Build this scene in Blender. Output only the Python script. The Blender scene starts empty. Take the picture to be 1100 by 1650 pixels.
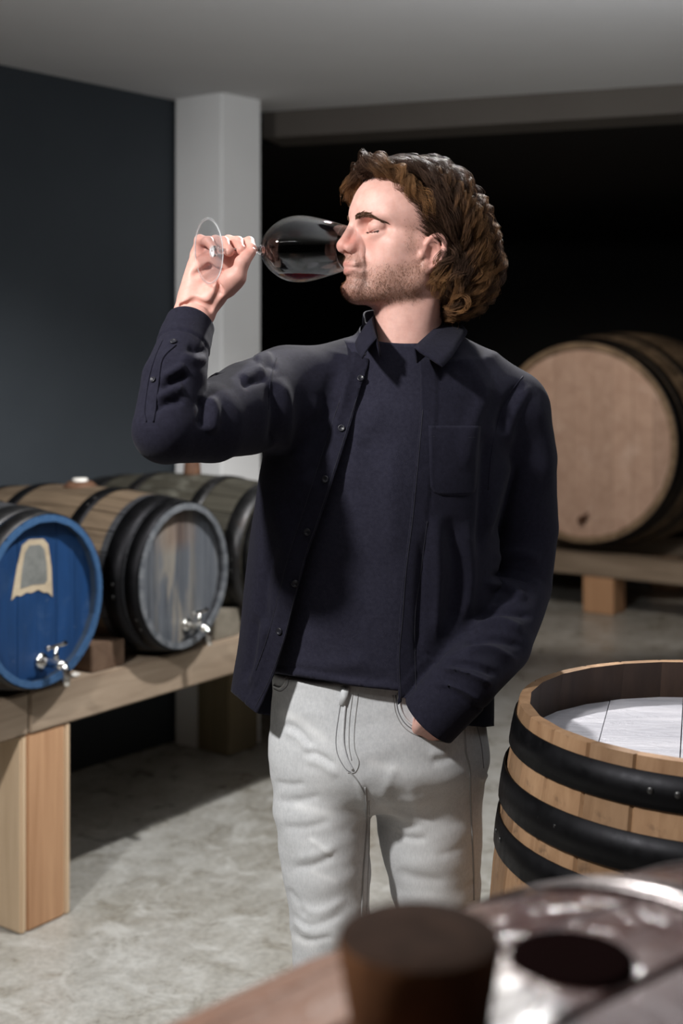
import bpy, bmesh, math, random
import numpy as np
from mathutils import Vector, Matrix
from mathutils.bvhtree import BVHTree
random.seed(7); RNG = np.random.default_rng(7)
SC = bpy.context.scene; COL = SC.collection
PI = math.pi

# ------------------------------------------------------------------ camera, exposure, light
CAM_H, FPX, HOR = 1.47, 2100.0, 580.0          # camera height, focal length in px, horizon row
cam = bpy.data.cameras.new('camera'); cam_o = bpy.data.objects.new('camera', cam); COL.objects.link(cam_o)
cam_o.location = (0, 0, CAM_H); cam_o.rotation_euler = (PI/2, 0, 0)
cam.sensor_fit = 'VERTICAL'; cam.sensor_height = 36; cam.sensor_width = 24
cam.lens = FPX/1650*36; cam.shift_y = -(825-HOR)/1650
cam.clip_start = .02; cam.clip_end = 60
cam.dof.use_dof = True; cam.dof.focus_distance = 1.985; cam.dof.aperture_fstop = 3.3
SC.camera = cam_o
vs = SC.view_settings
vs.view_transform = 'Standard'; vs.look = 'None'; vs.gamma = 1; vs.use_curve_mapping = False; vs.exposure = 0.0
SC.display_settings.display_device = 'sRGB'
wd = bpy.data.worlds.new('world'); SC.world = wd; wd.use_nodes = True
wd.node_tree.nodes['Background'].inputs[0].default_value = (.8, .88, 1, 1)
wd.node_tree.nodes['Background'].inputs[1].default_value = .006

def spot(name, loc, aim, watts, angle, blend, size, col=(1, .982, .958)):
    l = bpy.data.lights.new(name, 'SPOT'); l.energy = watts; l.spot_size = math.radians(angle); l.spot_blend = blend
    l.shadow_soft_size = size; l.color = col
    o = bpy.data.objects.new(name, l); COL.objects.link(o); o.location = loc
    o.rotation_euler = (Vector(aim)-Vector(loc)).to_track_quat('-Z', 'Y').to_euler()
    return o
def area(name, loc, aim, watts, sx, sy, col=(1, .97, .93)):
    l = bpy.data.lights.new(name, 'AREA'); l.energy = watts; l.shape = 'RECTANGLE'; l.size = sx; l.size_y = sy; l.color = col
    o = bpy.data.objects.new(name, l); COL.objects.link(o); o.location = loc
    o.rotation_euler = (Vector(aim)-Vector(loc)).to_track_quat('-Z', 'Y').to_euler()
    return o
# ceiling spotlights: key over the left front, one behind the man, one for the back room; a strip lamp; an added upward fill
spot('key_lamp', (-1.15, .98, 2.42), (0, 2.1, 1.0), 205, 120, .5, .07)
spot('aisle_lamp', (.28, 3.06, 2.43), (-.25, 2.75, 0), 190, 140, .5, .035, (1, .98, .955))
spot('vat_lamp', (.6, 5.4, 2.30), (1.40, 7.45, .85), 105, 62, .5, .04, (1, .9, .8))
area('strip_lamp', (-.55, .35, 2.40), (0, 2.3, 1.2), 2.0, 1.5, .035)
area('added_ceiling_fill', (.8, 2.0, 1.90), (.75, 2.1, 2.47), 30, 1.7, 1.7, (.96, .98, 1))  # added fill aimed up to brighten the ceiling, not a known fixture

# ------------------------------------------------------------------ helpers
def at(px, py, Y):
    return Vector(((px-550)/FPX*Y, Y, CAM_H-(py-HOR)/FPX*Y))
def link(o, parent=None, **props):
    COL.objects.link(o)
    if parent: o.parent = parent
    for k, v in props.items(): o[k] = v
    return o
def empty(name, loc=(0, 0, 0), rot=None, **props):
    o = bpy.data.objects.new(name, None); o.empty_display_size = .1
    o.location = loc
    if rot is not None: o.rotation_euler = rot.to_euler() if hasattr(rot, 'to_euler') else rot
    return link(o, None, **props)
def mesh_obj(name, verts, faces, mat, parent=None, smooth=True, **props):
    me = bpy.data.meshes.new(name)
    if isinstance(verts, np.ndarray) and isinstance(faces, np.ndarray):
        n, m, k = len(verts), len(faces), faces.shape[1]
        me.vertices.add(n); me.vertices.foreach_set('co', verts.astype(np.float32).ravel())
        me.loops.add(m*k); me.loops.foreach_set('vertex_index', faces.astype(np.int32).ravel())
        me.polygons.add(m); me.polygons.foreach_set('loop_start', np.arange(0, m*k, k, dtype=np.int32))
        me.update(calc_edges=True)
    else:
        me.from_pydata([tuple(v) for v in verts], [], [tuple(f) for f in faces]); me.update()
    if smooth: me.polygons.foreach_set('use_smooth', [True]*len(me.polygons))
    if mat: me.materials.append(mat)
    return link(bpy.data.objects.new(name, me), parent, **props)
def bm_obj(name, bm, mat, parent=None, smooth=False, **props):
    me = bpy.data.meshes.new(name); bm.normal_update(); bm.to_mesh(me); bm.free()
    if smooth: me.polygons.foreach_set('use_smooth', [True]*len(me.polygons))
    if mat: me.materials.append(mat)
    return link(bpy.data.objects.new(name, me), parent, **props)
def box_bm(sx, sy, sz, bev=.004, loc=(0, 0, 0), seg=2):
    bm = bmesh.new(); bmesh.ops.create_cube(bm, size=1)
    for v in bm.verts: v.co = Vector((v.co.x*sx, v.co.y*sy, v.co.z*sz))
    if bev: bmesh.ops.bevel(bm, geom=bm.edges[:], offset=bev, segments=seg, affect='EDGES')
    for v in bm.verts: v.co += Vector(loc)
    return bm
def lathe(prof, n=48, close=False):
    """verts, faces of a profile [(r,z)] turned round Z"""
    V, F = [], []; m = len(prof)
    for i in range(n):
        a = 2*PI*i/n; c, s = math.cos(a), math.sin(a)
        V += [(r*c, r*s, z) for r, z in prof]
    for i in range(n):
        j = (i+1) % n
        for k in range(m if close else m-1):
            l = (k+1) % m
            F.append((i*m+k, j*m+k, j*m+l, i*m+l))
    return V, F
def tube(pts, r, n=8, caps=True):
    """swept round tube; r number or list"""
    pts = [Vector(p) for p in pts]; V, F = [], []
    up = None
    for i, p in enumerate(pts):
        t = (pts[min(i+1, len(pts)-1)]-pts[max(i-1, 0)]).normalized()
        if up is None: up = t.orthogonal().normalized()
        up = (up-t*up.dot(t)).normalized(); b = t.cross(up)
        ri = r[i] if isinstance(r, (list, tuple)) else r
        V += [p+(up*math.cos(2*PI*k/n)+b*math.sin(2*PI*k/n))*ri for k in range(n)]
    for i in range(len(pts)-1):
        for k in range(n):
            l = (k+1) % n
            F.append((i*n+k, i*n+l, (i+1)*n+l, (i+1)*n+k))
    if caps:
        F.append(tuple(range(n))[::-1]); F.append(tuple(range((len(pts)-1)*n, len(pts)*n)))
    return V, F
def spline(P, n):
    """Catmull-Rom through the points, n samples"""
    P = [Vector(p) for p in P]; Q = [P[0]*2-P[1]]+P+[P[-1]*2-P[-2]]; out = []
    for i in range(n):
        t = i/(n-1)*(len(P)-1); k = min(int(t), len(P)-2); f = t-k
        a, b, c, d = Q[k:k+4]
        out.append(.5*((2*b)+(c-a)*f+(2*a-5*b+4*c-d)*f*f+(3*b-a-3*c+d)*f**3))
    return out

# ------------------------------------------------------------------ materials
class MT:
    def __init__(s, name, rough=.5, metal=0, spec=.5, col=(.5, .5, .5)):
        s.m = bpy.data.materials.new(name); s.m.use_nodes = True; s.t = s.m.node_tree
        s.p = s.t.nodes['Principled BSDF']; s.out = s.t.nodes['Material Output']
        s.set(Roughness=rough, Metallic=metal); s.p.inputs['Specular IOR Level'].default_value = spec
        s.p.inputs['Base Color'].default_value = (*col, 1)
        s._tc = None
    def set(s, **k):
        for a, v in k.items():
            i = s.p.inputs[a.replace('_', ' ')]
            if hasattr(v, 'is_output'): s.t.links.new(v, i)
            else: i.default_value = v
    def n(s, t, **k):
        nd = s.t.nodes.new('ShaderNode'+t)
        for a, v in k.items(): setattr(nd, a, v)
        return nd
    def lk(s, a, b): s.t.links.new(a, b)
    def co(s, kind='Object'):
        if s._tc is None: s._tc = s.n('TexCoord')
        return s._tc.outputs[kind]
    def mapped(s, scale=(1, 1, 1), rot=(0, 0, 0), vec=None, rnd=0):
        mp = s.n('Mapping'); mp.inputs['Scale'].default_value = scale; mp.inputs['Rotation'].default_value = rot
        s.lk(vec or s.co(), mp.inputs['Vector'])
        if rnd:
            oi = s.n('ObjectInfo'); vm = s.n('VectorMath', operation='SCALE'); cb = s.n('CombineXYZ')
            for i in range(3): s.lk(oi.outputs['Random'], cb.inputs[i])
            s.lk(cb.outputs[0], vm.inputs[0]); vm.inputs['Scale'].default_value = rnd
            s.lk(vm.outputs[0], mp.inputs['Location'])
        return mp.outputs[0]
    def noise(s, scale, detail=4, rough=.55, vec=None, dist=0):
        nd = s.n('TexNoise'); nd.inputs['Scale'].default_value = scale; nd.inputs['Detail'].default_value = detail
        nd.inputs['Roughness'].default_value = rough; nd.inputs['Distortion'].default_value = dist
        s.lk(vec or s.co(), nd.inputs['Vector']); return nd.outputs['Fac']
    def ramp(s, fac, stops):
        nd = s.n('ValToRGB'); e = nd.color_ramp.elements
        while len(e) < len(stops): e.new(.5)
        for i, (p, c) in enumerate(stops):
            e[i].position = p; e[i].color = (*c, 1) if isinstance(c, tuple) else (c, c, c, 1)
        s.lk(fac, nd.inputs[0]); return nd.outputs[0]
    def mix(s, fac, a, b, mode='MIX'):
        nd = s.n('Mix', data_type='RGBA', blend_type=mode)
        for i, v in ((0, fac), (6, a), (7, b)):
            if hasattr(v, 'is_output'): s.lk(v, nd.inputs[i])
            elif i == 0: nd.inputs[0].default_value = v
            else: nd.inputs[i].default_value = (*v, 1)
        return nd.outputs[2]
    def math(s, op, a, b=0.0, clamp=False):
        nd = s.n('Math', operation=op); nd.use_clamp = clamp
        for i, v in ((0, a), (1, b)):
            if hasattr(v, 'is_output'): s.lk(v, nd.inputs[i])
            else: nd.inputs[i].default_value = v
        return nd.outputs[0]
    def sep(s, vec=None):
        nd = s.n('SeparateXYZ'); s.lk(vec or s.co(), nd.inputs[0]); return nd.outputs
    def rand(s): return s.n('ObjectInfo').outputs['Random']
    def attr(s, name):
        nd = s.n('Attribute'); nd.attribute_name = name; return nd.outputs['Fac']
    def bump(s, h, strength=.3, dist=.01):
        nd = s.n('Bump'); nd.inputs['Strength'].default_value = strength; nd.inputs['Distance'].default_value = dist
        s.lk(h, nd.inputs['Height']); s.lk(nd.outputs[0], s.p.inputs['Normal']); return nd

def wood(name, dark, light, scale=(30, 30, 3), rough=.6, vary=.25, bump=.15, stain=None, spec=.3, coords='Object', rnd=7):
    """streaky timber: grain along local Z unless scale says otherwise"""
    m = MT(name, rough=rough, spec=spec)
    v = m.mapped(scale, vec=m.co(coords), rnd=rnd)
    g = m.noise(1.0, 6, .6, v, .6)
    c = m.ramp(g, [(.25, dark), (.75, light)])
    f = m.noise(6.0, 3, .6, v)
    c = m.mix(m.math('MULTIPLY', f, .35), c, dark)
    if vary:
        r = m.math('ADD', m.math('MULTIPLY', m.rand(), vary*2), 1-vary)
        cb = m.n('CombineColor')
        for i in range(3): m.lk(r, cb.inputs[i])
        c = m.mix(1.0, c, cb.outputs[0], 'MULTIPLY')
    if stain:
        s = m.ramp(m.noise(stain[1], 5, .65), [(stain[2], 0.0), (stain[2]+.15, 1.0)])
        c = m.mix(m.math('MULTIPLY', s, stain[3]), c, stain[0])
    m.set(Base_Color=c); m.bump(g, bump, .004)
    return m.m

def wall_mat(name, a, b, rough=.9, sc=1.5):
    m = MT(name, rough=rough, spec=.2)
    c = m.ramp(m.noise(sc, 5), [(.3, a), (.7, b)]); m.set(Base_Color=c)
    m.bump(m.noise(180, 3), .12, .002); return m.m

def floor_mat():
    m = MT('polished_concrete', rough=.3, spec=.45)
    big = m.noise(1.3, 6, .65, dist=.4); mid = m.noise(9, 8, .7, dist=.8); fine = m.noise(60, 4, .7)
    c = m.ramp(mid, [(.34, (.20, .18, .14)), (.5, (.37, .36, .33)), (.66, (.50, .50, .475))])
    c2 = m.ramp(big, [(.35, (.30, .28, .235)), (.62, (.47, .47, .45))])
    c = m.mix(.42, c, c2)
    speck = m.ramp(fine, [(.35, .78), (.6, 1.05)])
    c = m.mix(1.0, c, speck, 'MULTIPLY')
    pale = m.ramp(m.noise(5, 9, .75, dist=1.2), [(.52, 0.0), (.66, .75)])
    c = m.mix(pale, c, (.58, .585, .565))
    m.set(Base_Color=c, Roughness=m.ramp(mid, [(.3, .22), (.7, .42)]))
    m.bump(mid, .06, .004); return m.m

M = {}
M['floor'] = floor_mat()
M['ceiling'] = wall_mat('ceiling_plaster', (.60, .60, .61), (.64, .64, .65))
M['column'] = wall_mat('column_paint', (.78, .785, .79), (.83, .835, .84))
M['dark_wall'] = wall_mat('dark_blue_grey_paint', (.036, .043, .051), (.045, .053, .062))
M['unlit_wall'] = wall_mat('unlit_room_black', (.004, .004, .004), (.006, .006, .006))  # near-black colour stands in for the darkness of the unlit back room
M['beam'] = wall_mat('taupe_paint', (.085, .075, .068), (.10, .09, .08))
M['bench'] = wood('bench_timber', (.19, .140, .098), (.41, .325, .245), (26, 26, 2.2), .7, .12, .25)
M['post'] = wood('post_timber', (.36, .19, .10), (.62, .38, .22), (34, 34, 1.6), .6, .1, .15)
M['post_green'] = wood('weathered_post', (.17, .135, .08), (.29, .24, .155), (26, 26, 2), .7, .1, .15)
M['sapwood'] = wood('sapwood_edge', (.55, .40, .26), (.72, .55, .38), (40, 40, 2), .6, .05, .1)
M['oak'] = wood('aged_oak', (.13, .085, .05), (.33, .235, .15), (30, 30, 4), .6, .28, .25, ((.03, .025, .02), 9, .55, .7))
M['oak_dark'] = wood('dark_oak', (.022, .020, .015), (.07, .065, .05), (30, 30, 4), .55, .3, .25, ((.2, .2, .17), 7, .6, .4))
M['oak_fresh'] = wood('new_oak', (.19, .105, .054), (.36, .228, .132), (34, 34, 5), .55, .2, .2, ((.05, .03, .02), 22, .56, .8))
M['oak_pale'] = wood('pale_vat_oak', (.42, .275, .205), (.60, .42, .325), (14, 14, 3), .6, .1, .12, ((.72, .55, .46), 5, .55, .5))
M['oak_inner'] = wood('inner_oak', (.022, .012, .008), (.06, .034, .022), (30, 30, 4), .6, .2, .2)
M['oak_wet'] = wood('wine_soaked_oak', (.10, .045, .025), (.27, .135, .08), (26, 26, 4), .42, .2, .2, ((.05, .022, .018), 4, .5, .7))
def metal(name, col, rough, bump=.1, rust=None):
    m = MT(name, rough=rough, metal=.9, spec=.5)
    n = m.noise(24, 6, .7); c = m.ramp(n, [(.3, tuple(x*.7 for x in col)), (.7, col)])
    if rust: c = m.mix(m.ramp(m.noise(11, 6, .7), [(.5, 0.0), (.7, .8)]), c, rust)
    m.set(Base_Color=c, Roughness=m.ramp(n, [(.3, rough*.8), (.7, min(1, rough*1.25))])); m.bump(n, bump, .003); return m.m
M['hoop_black'] = metal('black_painted_hoop', (.014, .014, .016), .5)
M['hoop_dark'] = metal('dark_steel_hoop', (.05, .05, .052), .45, .1, (.03, .022, .018))
M['hoop_wet'] = metal('galvanised_hoop', (.30, .27, .27), .28, .15)
M['chrome'] = MT('chrome', rough=.12, metal=1, col=(.75, .74, .72)).m
M['rivet'] = metal('rivet_steel', (.10, .10, .10), .4)

# ------------------------------------------------------------------ room shell
def slab(name, a, b, z0, z1, thick, mat, **props):
    """upright wall slab from a to b (xy); thickness goes to the left of a->b"""
    a, b = Vector((*a, 0)), Vector((*b, 0)); d = (b-a).normalized(); nrm = Vector((-d.y, d.x, 0))*thick
    V = [p+Vector((0, 0, z)) for z in (z0, z1) for p in (a, b, b+nrm, a+nrm)]
    F = [(3, 2, 1, 0), (4, 5, 6, 7), (0, 1, 5, 4), (1, 2, 6, 5), (2, 3, 7, 6), (3, 0, 4, 7)]
    return mesh_obj(name, V, F, mat, smooth=False, kind='structure', **props)
def quad(name, P, mat, **props):
    n = len(P); dz = props.pop('dz'); V = [Vector(p) for p in P]+[Vector(p)+Vector((0, 0, dz)) for p in P]
    F = [tuple(range(n)), tuple(range(2*n-1, n-1, -1))]+[(i, i+n, (i+1) % n+n, (i+1) % n) for i in range(n)]
    return mesh_obj(name, V, F, mat, smooth=False, kind='structure', **props)
CEIL = 2.47
BA = math.radians(36); DB = Vector((math.sin(BA), math.cos(BA), 0)); NB = Vector((math.cos(BA), -math.sin(BA), 0))
quad('floor', [(-6, -2.2, 0), (7, -2.2, 0), (7, 12, 0), (-6, 12, 0)], M['floor'], dz=-.1)
BR0, BR1 = Vector((-.30, 5.25)), Vector((1.236, 4.72)); bd = (BR1-BR0).normalized()
bl, brr = BR0-bd*.02, BR1+bd*3.4
quad('ceiling', [(-6, -2.2, CEIL), (brr.x, -2.2, CEIL), (brr.x, brr.y, CEIL), (bl.x, bl.y, CEIL), (-.66, 5.2, CEIL), (-6, 5.2, CEIL)][::-1], M['ceiling'], dz=.12)
WC = Vector((-.646, 5.02)); wdv = Vector((math.sin(math.radians(40)), math.cos(math.radians(40))))
wl0 = WC-wdv*5.2; wl1 = WC+wdv*.12
slab('wall_left', wl0, wl1, 0, CEIL, .15, M['dark_wall'])
# beam over the opening to the dark back room, and that room
slab('trim_beam', bl, brr, 2.365, CEIL+.1, .22, M['beam'])
up = Vector((-bd.y, bd.x))
r0 = bl+up*.22; r1 = brr+up*.22
quad('ceiling_back_room', [(r0.x-2, r0.y+.0, 2.37), (r0.x, r0.y, 2.37), (r1.x, r1.y, 2.37), (r1.x, 11, 2.37), (r0.x-2, 11, 2.37)][::-1], M['unlit_wall'], dz=.1)
slab('wall_back', (6.5, 9.6), (-4, 9.6), 0, 2.4, -.15, M['unlit_wall'])
slab('wall_back_room_left', (-.5, 5.4), (-1.6, 9.7), 0, 2.4, .12, M['unlit_wall'])
slab('wall_right', (4.6, -2.1), (4.6, 9.7), 0, 2.5, -.15, M['dark_wall'])
slab('wall_rear', (-5.5, -2.1), (4.7, -2.1), 0, 2.5, -.15, M['dark_wall'])
# pale square column with its arris towards the camera
cb = bmesh.new(); cpts = [at(281, 1195, 5.0), at(357, 1195, 4.87), at(421, 1195, 5.02)]
c4 = cpts[0]+cpts[2]-cpts[1]; cv = []
for z in (0, CEIL): cv += [cb.verts.new((p.x, p.y, z)) for p in (*cpts, c4)]
for f in ((0, 1, 5, 4), (1, 2, 6, 5), (2, 3, 7, 6), (3, 0, 4, 7), (3, 2, 1, 0), (4, 5, 6, 7)): cb.faces.new([cv[i] for i in f])
bmesh.ops.bevel(cb, geom=[e for e in cb.edges if abs(e.verts[0].co.z-e.verts[1].co.z) > 1], offset=.006, segments=2, affect='EDGES')
bm_obj('column', cb, M['column'], kind='structure')

# ------------------------------------------------------------------ barrels
def profile(L, Rh, Rb):
    return lambda t: Rh+(Rb-Rh)*(1-abs(2*t/L)**1.9)
def stave_mesh(L, Rh, Rb, n, thick, mats, seg=6):
    R = profile(L, Rh, Rb); w = 2*PI/n; V, F = [], []
    prof = [(-w/2, -.004), (-w/2+w*.05, 0), (0, .0), (w/2-w*.05, 0), (w/2, -.004), (w/2, -thick), (-w/2, -thick)]
    zs = [-L/2+L*i/seg for i in range(seg+1)]
    for z in zs:
        r = R(z)
        V += [((r+d)*math.cos(a), (r+d)*math.sin(a), z) for a, d in prof]
    m = len(prof)
    for i in range(seg):
        for k in range(m):
            l = (k+1) % m; F.append((i*m+k, i*m+l, (i+1)*m+l, (i+1)*m+k))
    F.append(tuple(range(m))[::-1]); F.append(tuple(seg*m+k for k in range(m)))
    me = bpy.data.meshes.new('stave'); me.from_pydata(V, [], F); me.update()
    for mt in mats: me.materials.append(mt)
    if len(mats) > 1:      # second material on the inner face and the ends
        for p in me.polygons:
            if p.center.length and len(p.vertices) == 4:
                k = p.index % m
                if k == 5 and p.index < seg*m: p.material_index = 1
    return me
def hoop_bm(R, z0, z1, th=.0025, n=72, lift=.0005):
    prof = [(R(z0)+lift, z0), (R(z0)+lift+th, z0), (R((z0+z1)/2)+lift+th+.0006, (z0+z1)/2), (R(z1)+lift+th, z1), (R(z1)+lift, z1)]
    return lathe(prof, n, True)
def head_boards(rad, n, thick, rot, gap=.0008):
    """disc cut into boards: list of (verts, faces)"""
    out = []; step = 2*rad/n
    for i in range(n):
        x0, x1 = -rad+i*step+gap, -rad+(i+1)*step-gap
        up_, dn = [], []
        for k in range(9):
            x = x0+(x1-x0)*k/8; y = math.sqrt(max(rad*rad-x*x, 1e-6)); up_.append((x, y)); dn.append((x, -y))
        poly = dn+up_[::-1]; dz = random.uniform(-.0008, .0008)
        V = [(x, y, dz) for x, y in poly]+[(x, y, -thick) for x, y in poly]; m = len(poly)
        V = [(x*math.cos(rot)-y*math.sin(rot), x*math.sin(rot)+y*math.cos(rot), z) for x, y, z in V]
        F = [tuple(range(m)), tuple(range(2*m-1, m-1, -1))]+[(a, a+m, (a+1) % m+m, (a+1) % m)[::-1] for a in range(m)]
        out.append((V, F))
    return out
def barrel(label, base, axis, L, Rh, Rb, n, hoops, mats, group=None, roll=0, recess=.035, boards=6, brot=0, thick=.024, head_up=None, back_head=True, category='barrel', name='wine_barrel'):
    """axis: unit vector towards the visible head; base: centre of the barrel. Local +Z is the axis, local Y is up for a lying cask"""
    z = Vector(axis).normalized()
    u = Vector((0, 0, 1)) if abs(z.z) < .9 else Vector((0, 1, 0))
    x = u.cross(z).normalized(); y = z.cross(x)
    mw = Matrix((x, y, z)).transposed()
    root = empty(name, base, mw, label=label, category=category)
    if group: root['group'] = group
    R = profile(L, Rh, Rb)
    sm = stave_mesh(L, Rh, Rb, n, thick, mats['stave'] if isinstance(mats['stave'], list) else [mats['stave']], 8 if L > .9 else 6)
    for i in range(n):
        o = bpy.data.objects.new('stave', sm); link(o, root); o.rotation_euler = (0, 0, roll+2*PI*i/n)
    for h in hoops:
        V, F = hoop_bm(R, h[0], h[1], lift=h[2] if len(h) > 2 else .0008); ho = mesh_obj('hoop', V, F, mats['hoop'], root)
        rz = (h[0]+h[1])/2; rr = R(rz)+.004
        for k in (0, .035):
            bm = bmesh.new(); bmesh.ops.create_uvsphere(bm, u_segments=8, v_segments=4, radius=.005)
            a = roll+1.1+h[0]*7+k/rr*1
            for v in bm.verts: v.co = Matrix.Rotation(a, 3, 'Z') @ Vector((rr+v.co.x*.4, v.co.y, v.co.z+rz))
            bm_obj('rivet', bm, M['rivet'], ho, True)
    for sgn in ((1, -1) if back_head else (1,)):
        zr = sgn*(L/2-recess); hd = empty('barrel_head'); hd.parent = root; hd.location = (0, 0, zr)
        if sgn < 0: hd.rotation_euler = (PI, 0, 0)
        for V, F in head_boards(R(zr)-thick+.003, boards, .02, brot):
            mesh_obj('head_board', V, F, mats['head'] if sgn > 0 else mats.get('head_back', mats['head']), hd, False)
    return root, R
def tap(root, R, zf, x, y, s=1.0, mat=None):
    """small chrome barrel tap on a head; local Z points out of the head, Y up"""
    mat = mat or M['chrome']
    V, F = tube([(x, y, zf-.01), (x, y, zf+.055*s), (x, y-.004, zf+.07*s)], [.011*s, .011*s, .010*s], 12)
    t = mesh_obj('tap', V, F, mat, root)
    V, F = lathe([(0.0001, .0), (.019*s, 0), (.019*s, .006*s), (.013*s, .01*s), (.0001, .01*s)], 20); mesh_obj('flange', [(a+x, b+y, c+zf) for a, b, c in V], F, mat, t)
    V, F = tube(spline([(x, y, zf+.06*s), (x, y-.012*s, zf+.074*s), (x, y-.045*s, zf+.076*s)], 8), [.009*s]*5+[.008*s]*3, 12); mesh_obj('spout', V, F, mat, t)
    V, F = tube([(x, y, zf+.045*s), (x, y+.035*s, zf+.045*s)], .006*s, 10); mesh_obj('stem', V, F, mat, t)
    V, F = tube([(x-.028*s, y+.037*s, zf+.045*s), (x-.02*s, y+.038*s, zf+.045*s), (x+.02*s, y+.038*s, zf+.045*s), (x+.03*s, y+.04*s, zf+.045*s)], [.006*s, .0045*s, .0045*s, .007*s], 10)
    mesh_obj('handle', V, F, mat, t); return t

# ---- left bench (timber rail on posts) ----
P0 = Vector((-.856, 3.269, 0)); BT, BB = .617, .508
def along(s, d=0, z=0): return P0+DB*s+NB*d+Vector((0, 0, z))
def timber(name, parent, s0, s1, d0, d1, z0, z1, mat, bev=.005, grain='z', **props):
    """box in the bench frame: s along, d out of the front; its own local Z runs along the grain"""
    c = along((s0+s1)/2, (d0+d1)/2, (z0+z1)/2)
    if grain == 's':
        bm = box_bm(z1-z0, d1-d0, s1-s0, bev); mw = Matrix((Vector((0, 0, 1)), NB, DB)).transposed()
    else:
        bm = box_bm(s1-s0, d1-d0, z1-z0, bev); mw = Matrix((DB, NB, Vector((0, 0, 1)))).transposed()
    o = bm_obj(name, bm, mat, parent, **props)
    if mw.determinant() < 0:
        for v in o.data.vertices: v.co.x *= -1
        o.data.flip_normals(); mw = Matrix((-mw.col[0], mw.col[1], mw.col[2])).transposed()
    o.rotation_euler = mw.to_euler(); o.location = c-(parent.location if parent else Vector((0, 0, 0))); return o
bench = empty('barrel_bench', along(1.0, -.3), label='pale timber bench on square posts carrying the row of small casks', category='bench')
timber('rail', bench, -1.6, .093, -.14, 0, BB, BT, M['bench'], grain='s')
timber('rail', bench, .097, 2.2, -.14, 0, BB, BT, M['bench'], grain='s')
timber('rail', bench, -1.6, 2.2, -.72, -.56, BB, BT, M['bench'], grain='s')
timber('light_block_board', bench, -1.6, 2.2, -.58, -.13, BB+.005, BB+.035, M['post_green'], grain='s')  # added board, keeps lamp light between the rails off the floor
for s0, s1 in ((.07, .238), (1.52, 1.69)):
    pf = timber('leg', bench, s0+.02, s1-.02, -.14, -.004, 0, BB, M['post'])
    timber('edge_strip', bench, s0, s0+.02, -.14, -.004, 0, BB, M['sapwood'])
    timber('edge_strip', bench, s1-.02, s1, -.14, -.004, 0, BB, M['sapwood'])
    timber('leg', bench, s0, s1, -.72, -.56, 0, BB, M['post_green'])

def blue_head_mat():
    m = MT('blue_paint_head', rough=.5, spec=.4)
    v = m.mapped((16, 3, 3)); n = m.noise(1, 6, .7, v); big = m.noise(7, 5, .7)
    c = m.ramp(n, [(.3, (.005, .027, .085)), (.7, (.009, .046, .145))])
    c = m.mix(m.ramp(big, [(.56, 0.0), (.78, .35)]), c, (.08, .135, .23))
    c = m.mix(m.ramp(m.noise(40, 4, .7), [(.68, 0.0), (.76, .6)]), c, (.35, .42, .5))
    m.set(Base_Color=c); m.bump(n, .1, .003); return m.m
def blue_stave_mat():
    m = MT('blue_chimed_stave', rough=.5, spec=.4)
    z = m.sep()[2]
    ms = m.math('GREATER_THAN', z, .392)
    ms2 = m.math('GREATER_THAN', z, .31)
    n = m.noise(12, 6, .7)
    c = m.ramp(n, [(.3, (.02, .022, .026)), (.7, (.055, .056, .06))])
    c = m.mix(m.math('MULTIPLY', ms2, .5), c, (.02, .05, .1))
    blue = m.ramp(n, [(.3, (.016, .055, .14)), (.7, (.05, .115, .23))])
    c = m.mix(ms, c, blue); m.set(Base_Color=c); m.bump(n, .15, .003); return m.m
def grey_head_mat():
    m = MT('stained_grey_head', rough=.45, spec=.4)
    v = m.mapped((30, 2.2, 2)); n = m.noise(1, 6, .7, v, .5)
    c = m.ramp(n, [(.3, (.05, .056, .068)), (.55, (.105, .115, .132)), (.75, (.17, .175, .18))])
    v2 = m.mapped((24, 3.2, 2)); b = m.noise(1, 5, .6, v2, .8)
    x, y, z = m.sep()
    mid = m.math('SUBTRACT', 1.0, m.math('MULTIPLY', m.math('ABSOLUTE', m.math('ADD', x, .01)), 9.0), True)
    msk = m.math('MULTIPLY', m.ramp(b, [(.48, 0.0), (.56, 1.0)]), m.math('MULTIPLY', mid, 1.6, True))
    c = m.mix(m.math('MULTIPLY', msk, .7), c, (.24, .215, .175))
    top = m.math('MULTIPLY', m.ramp(y, [(.06, 0.0), (.10, 1.0)]), m.math('MULTIPLY', mid, 1.3, True))
    c = m.mix(m.math('MULTIPLY', top, .8), c, m.ramp(n, [(.35, (.06, .036, .03)), (.6, (.22, .165, .13))]))
    m.set(Base_Color=c); m.bump(n, .1, .003); return m.m
def mid_stave_mat():
    m = MT('black_chimed_oak', rough=.55, spec=.35)
    v = m.mapped((30, 30, 4), rnd=7); g = m.noise(1, 6, .6, v, .6); z = m.sep()[2]
    c = m.ramp(g, [(.25, (.06, .042, .027)), (.75, (.175, .128, .085))])
    end = m.math('GREATER_THAN', z, .392); near_ = m.math('GREATER_THAN', z, .26)
    c = m.mix(near_, c, m.ramp(g, [(.3, (.018, .019, .022)), (.7, (.04, .042, .048))]))
    c = m.mix(end, c, m.ramp(g, [(.3, (.07, .078, .09)), (.7, (.17, .18, .195))])); m.set(Base_Color=c); m.bump(g, .25, .004); return m.m
M['oak_mid'] = mid_stave_mat(); M['blue_head'] = blue_head_mat(); M['blue_stave'] = blue_stave_mat(); M['grey_head'] = grey_head_mat()
M['brown_head'] = wood('amber_head', (.20, .10, .04), (.40, .22, .10), (24, 3, 3), .55, .15, .15)
M['bung_white'] = MT('white_silicone', rough=.5, col=(.72, .70, .66)).m
M['bung_wood'] = wood('bung_cork', (.07, .032, .018), (.16, .085, .05), (40, 40, 40), .7, 0, .3)
M['label_wood'] = wood('bare_wood_patch', (.33, .265, .18), (.52, .44, .32), (9, 30, 9), .8, 0, .2)
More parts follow.
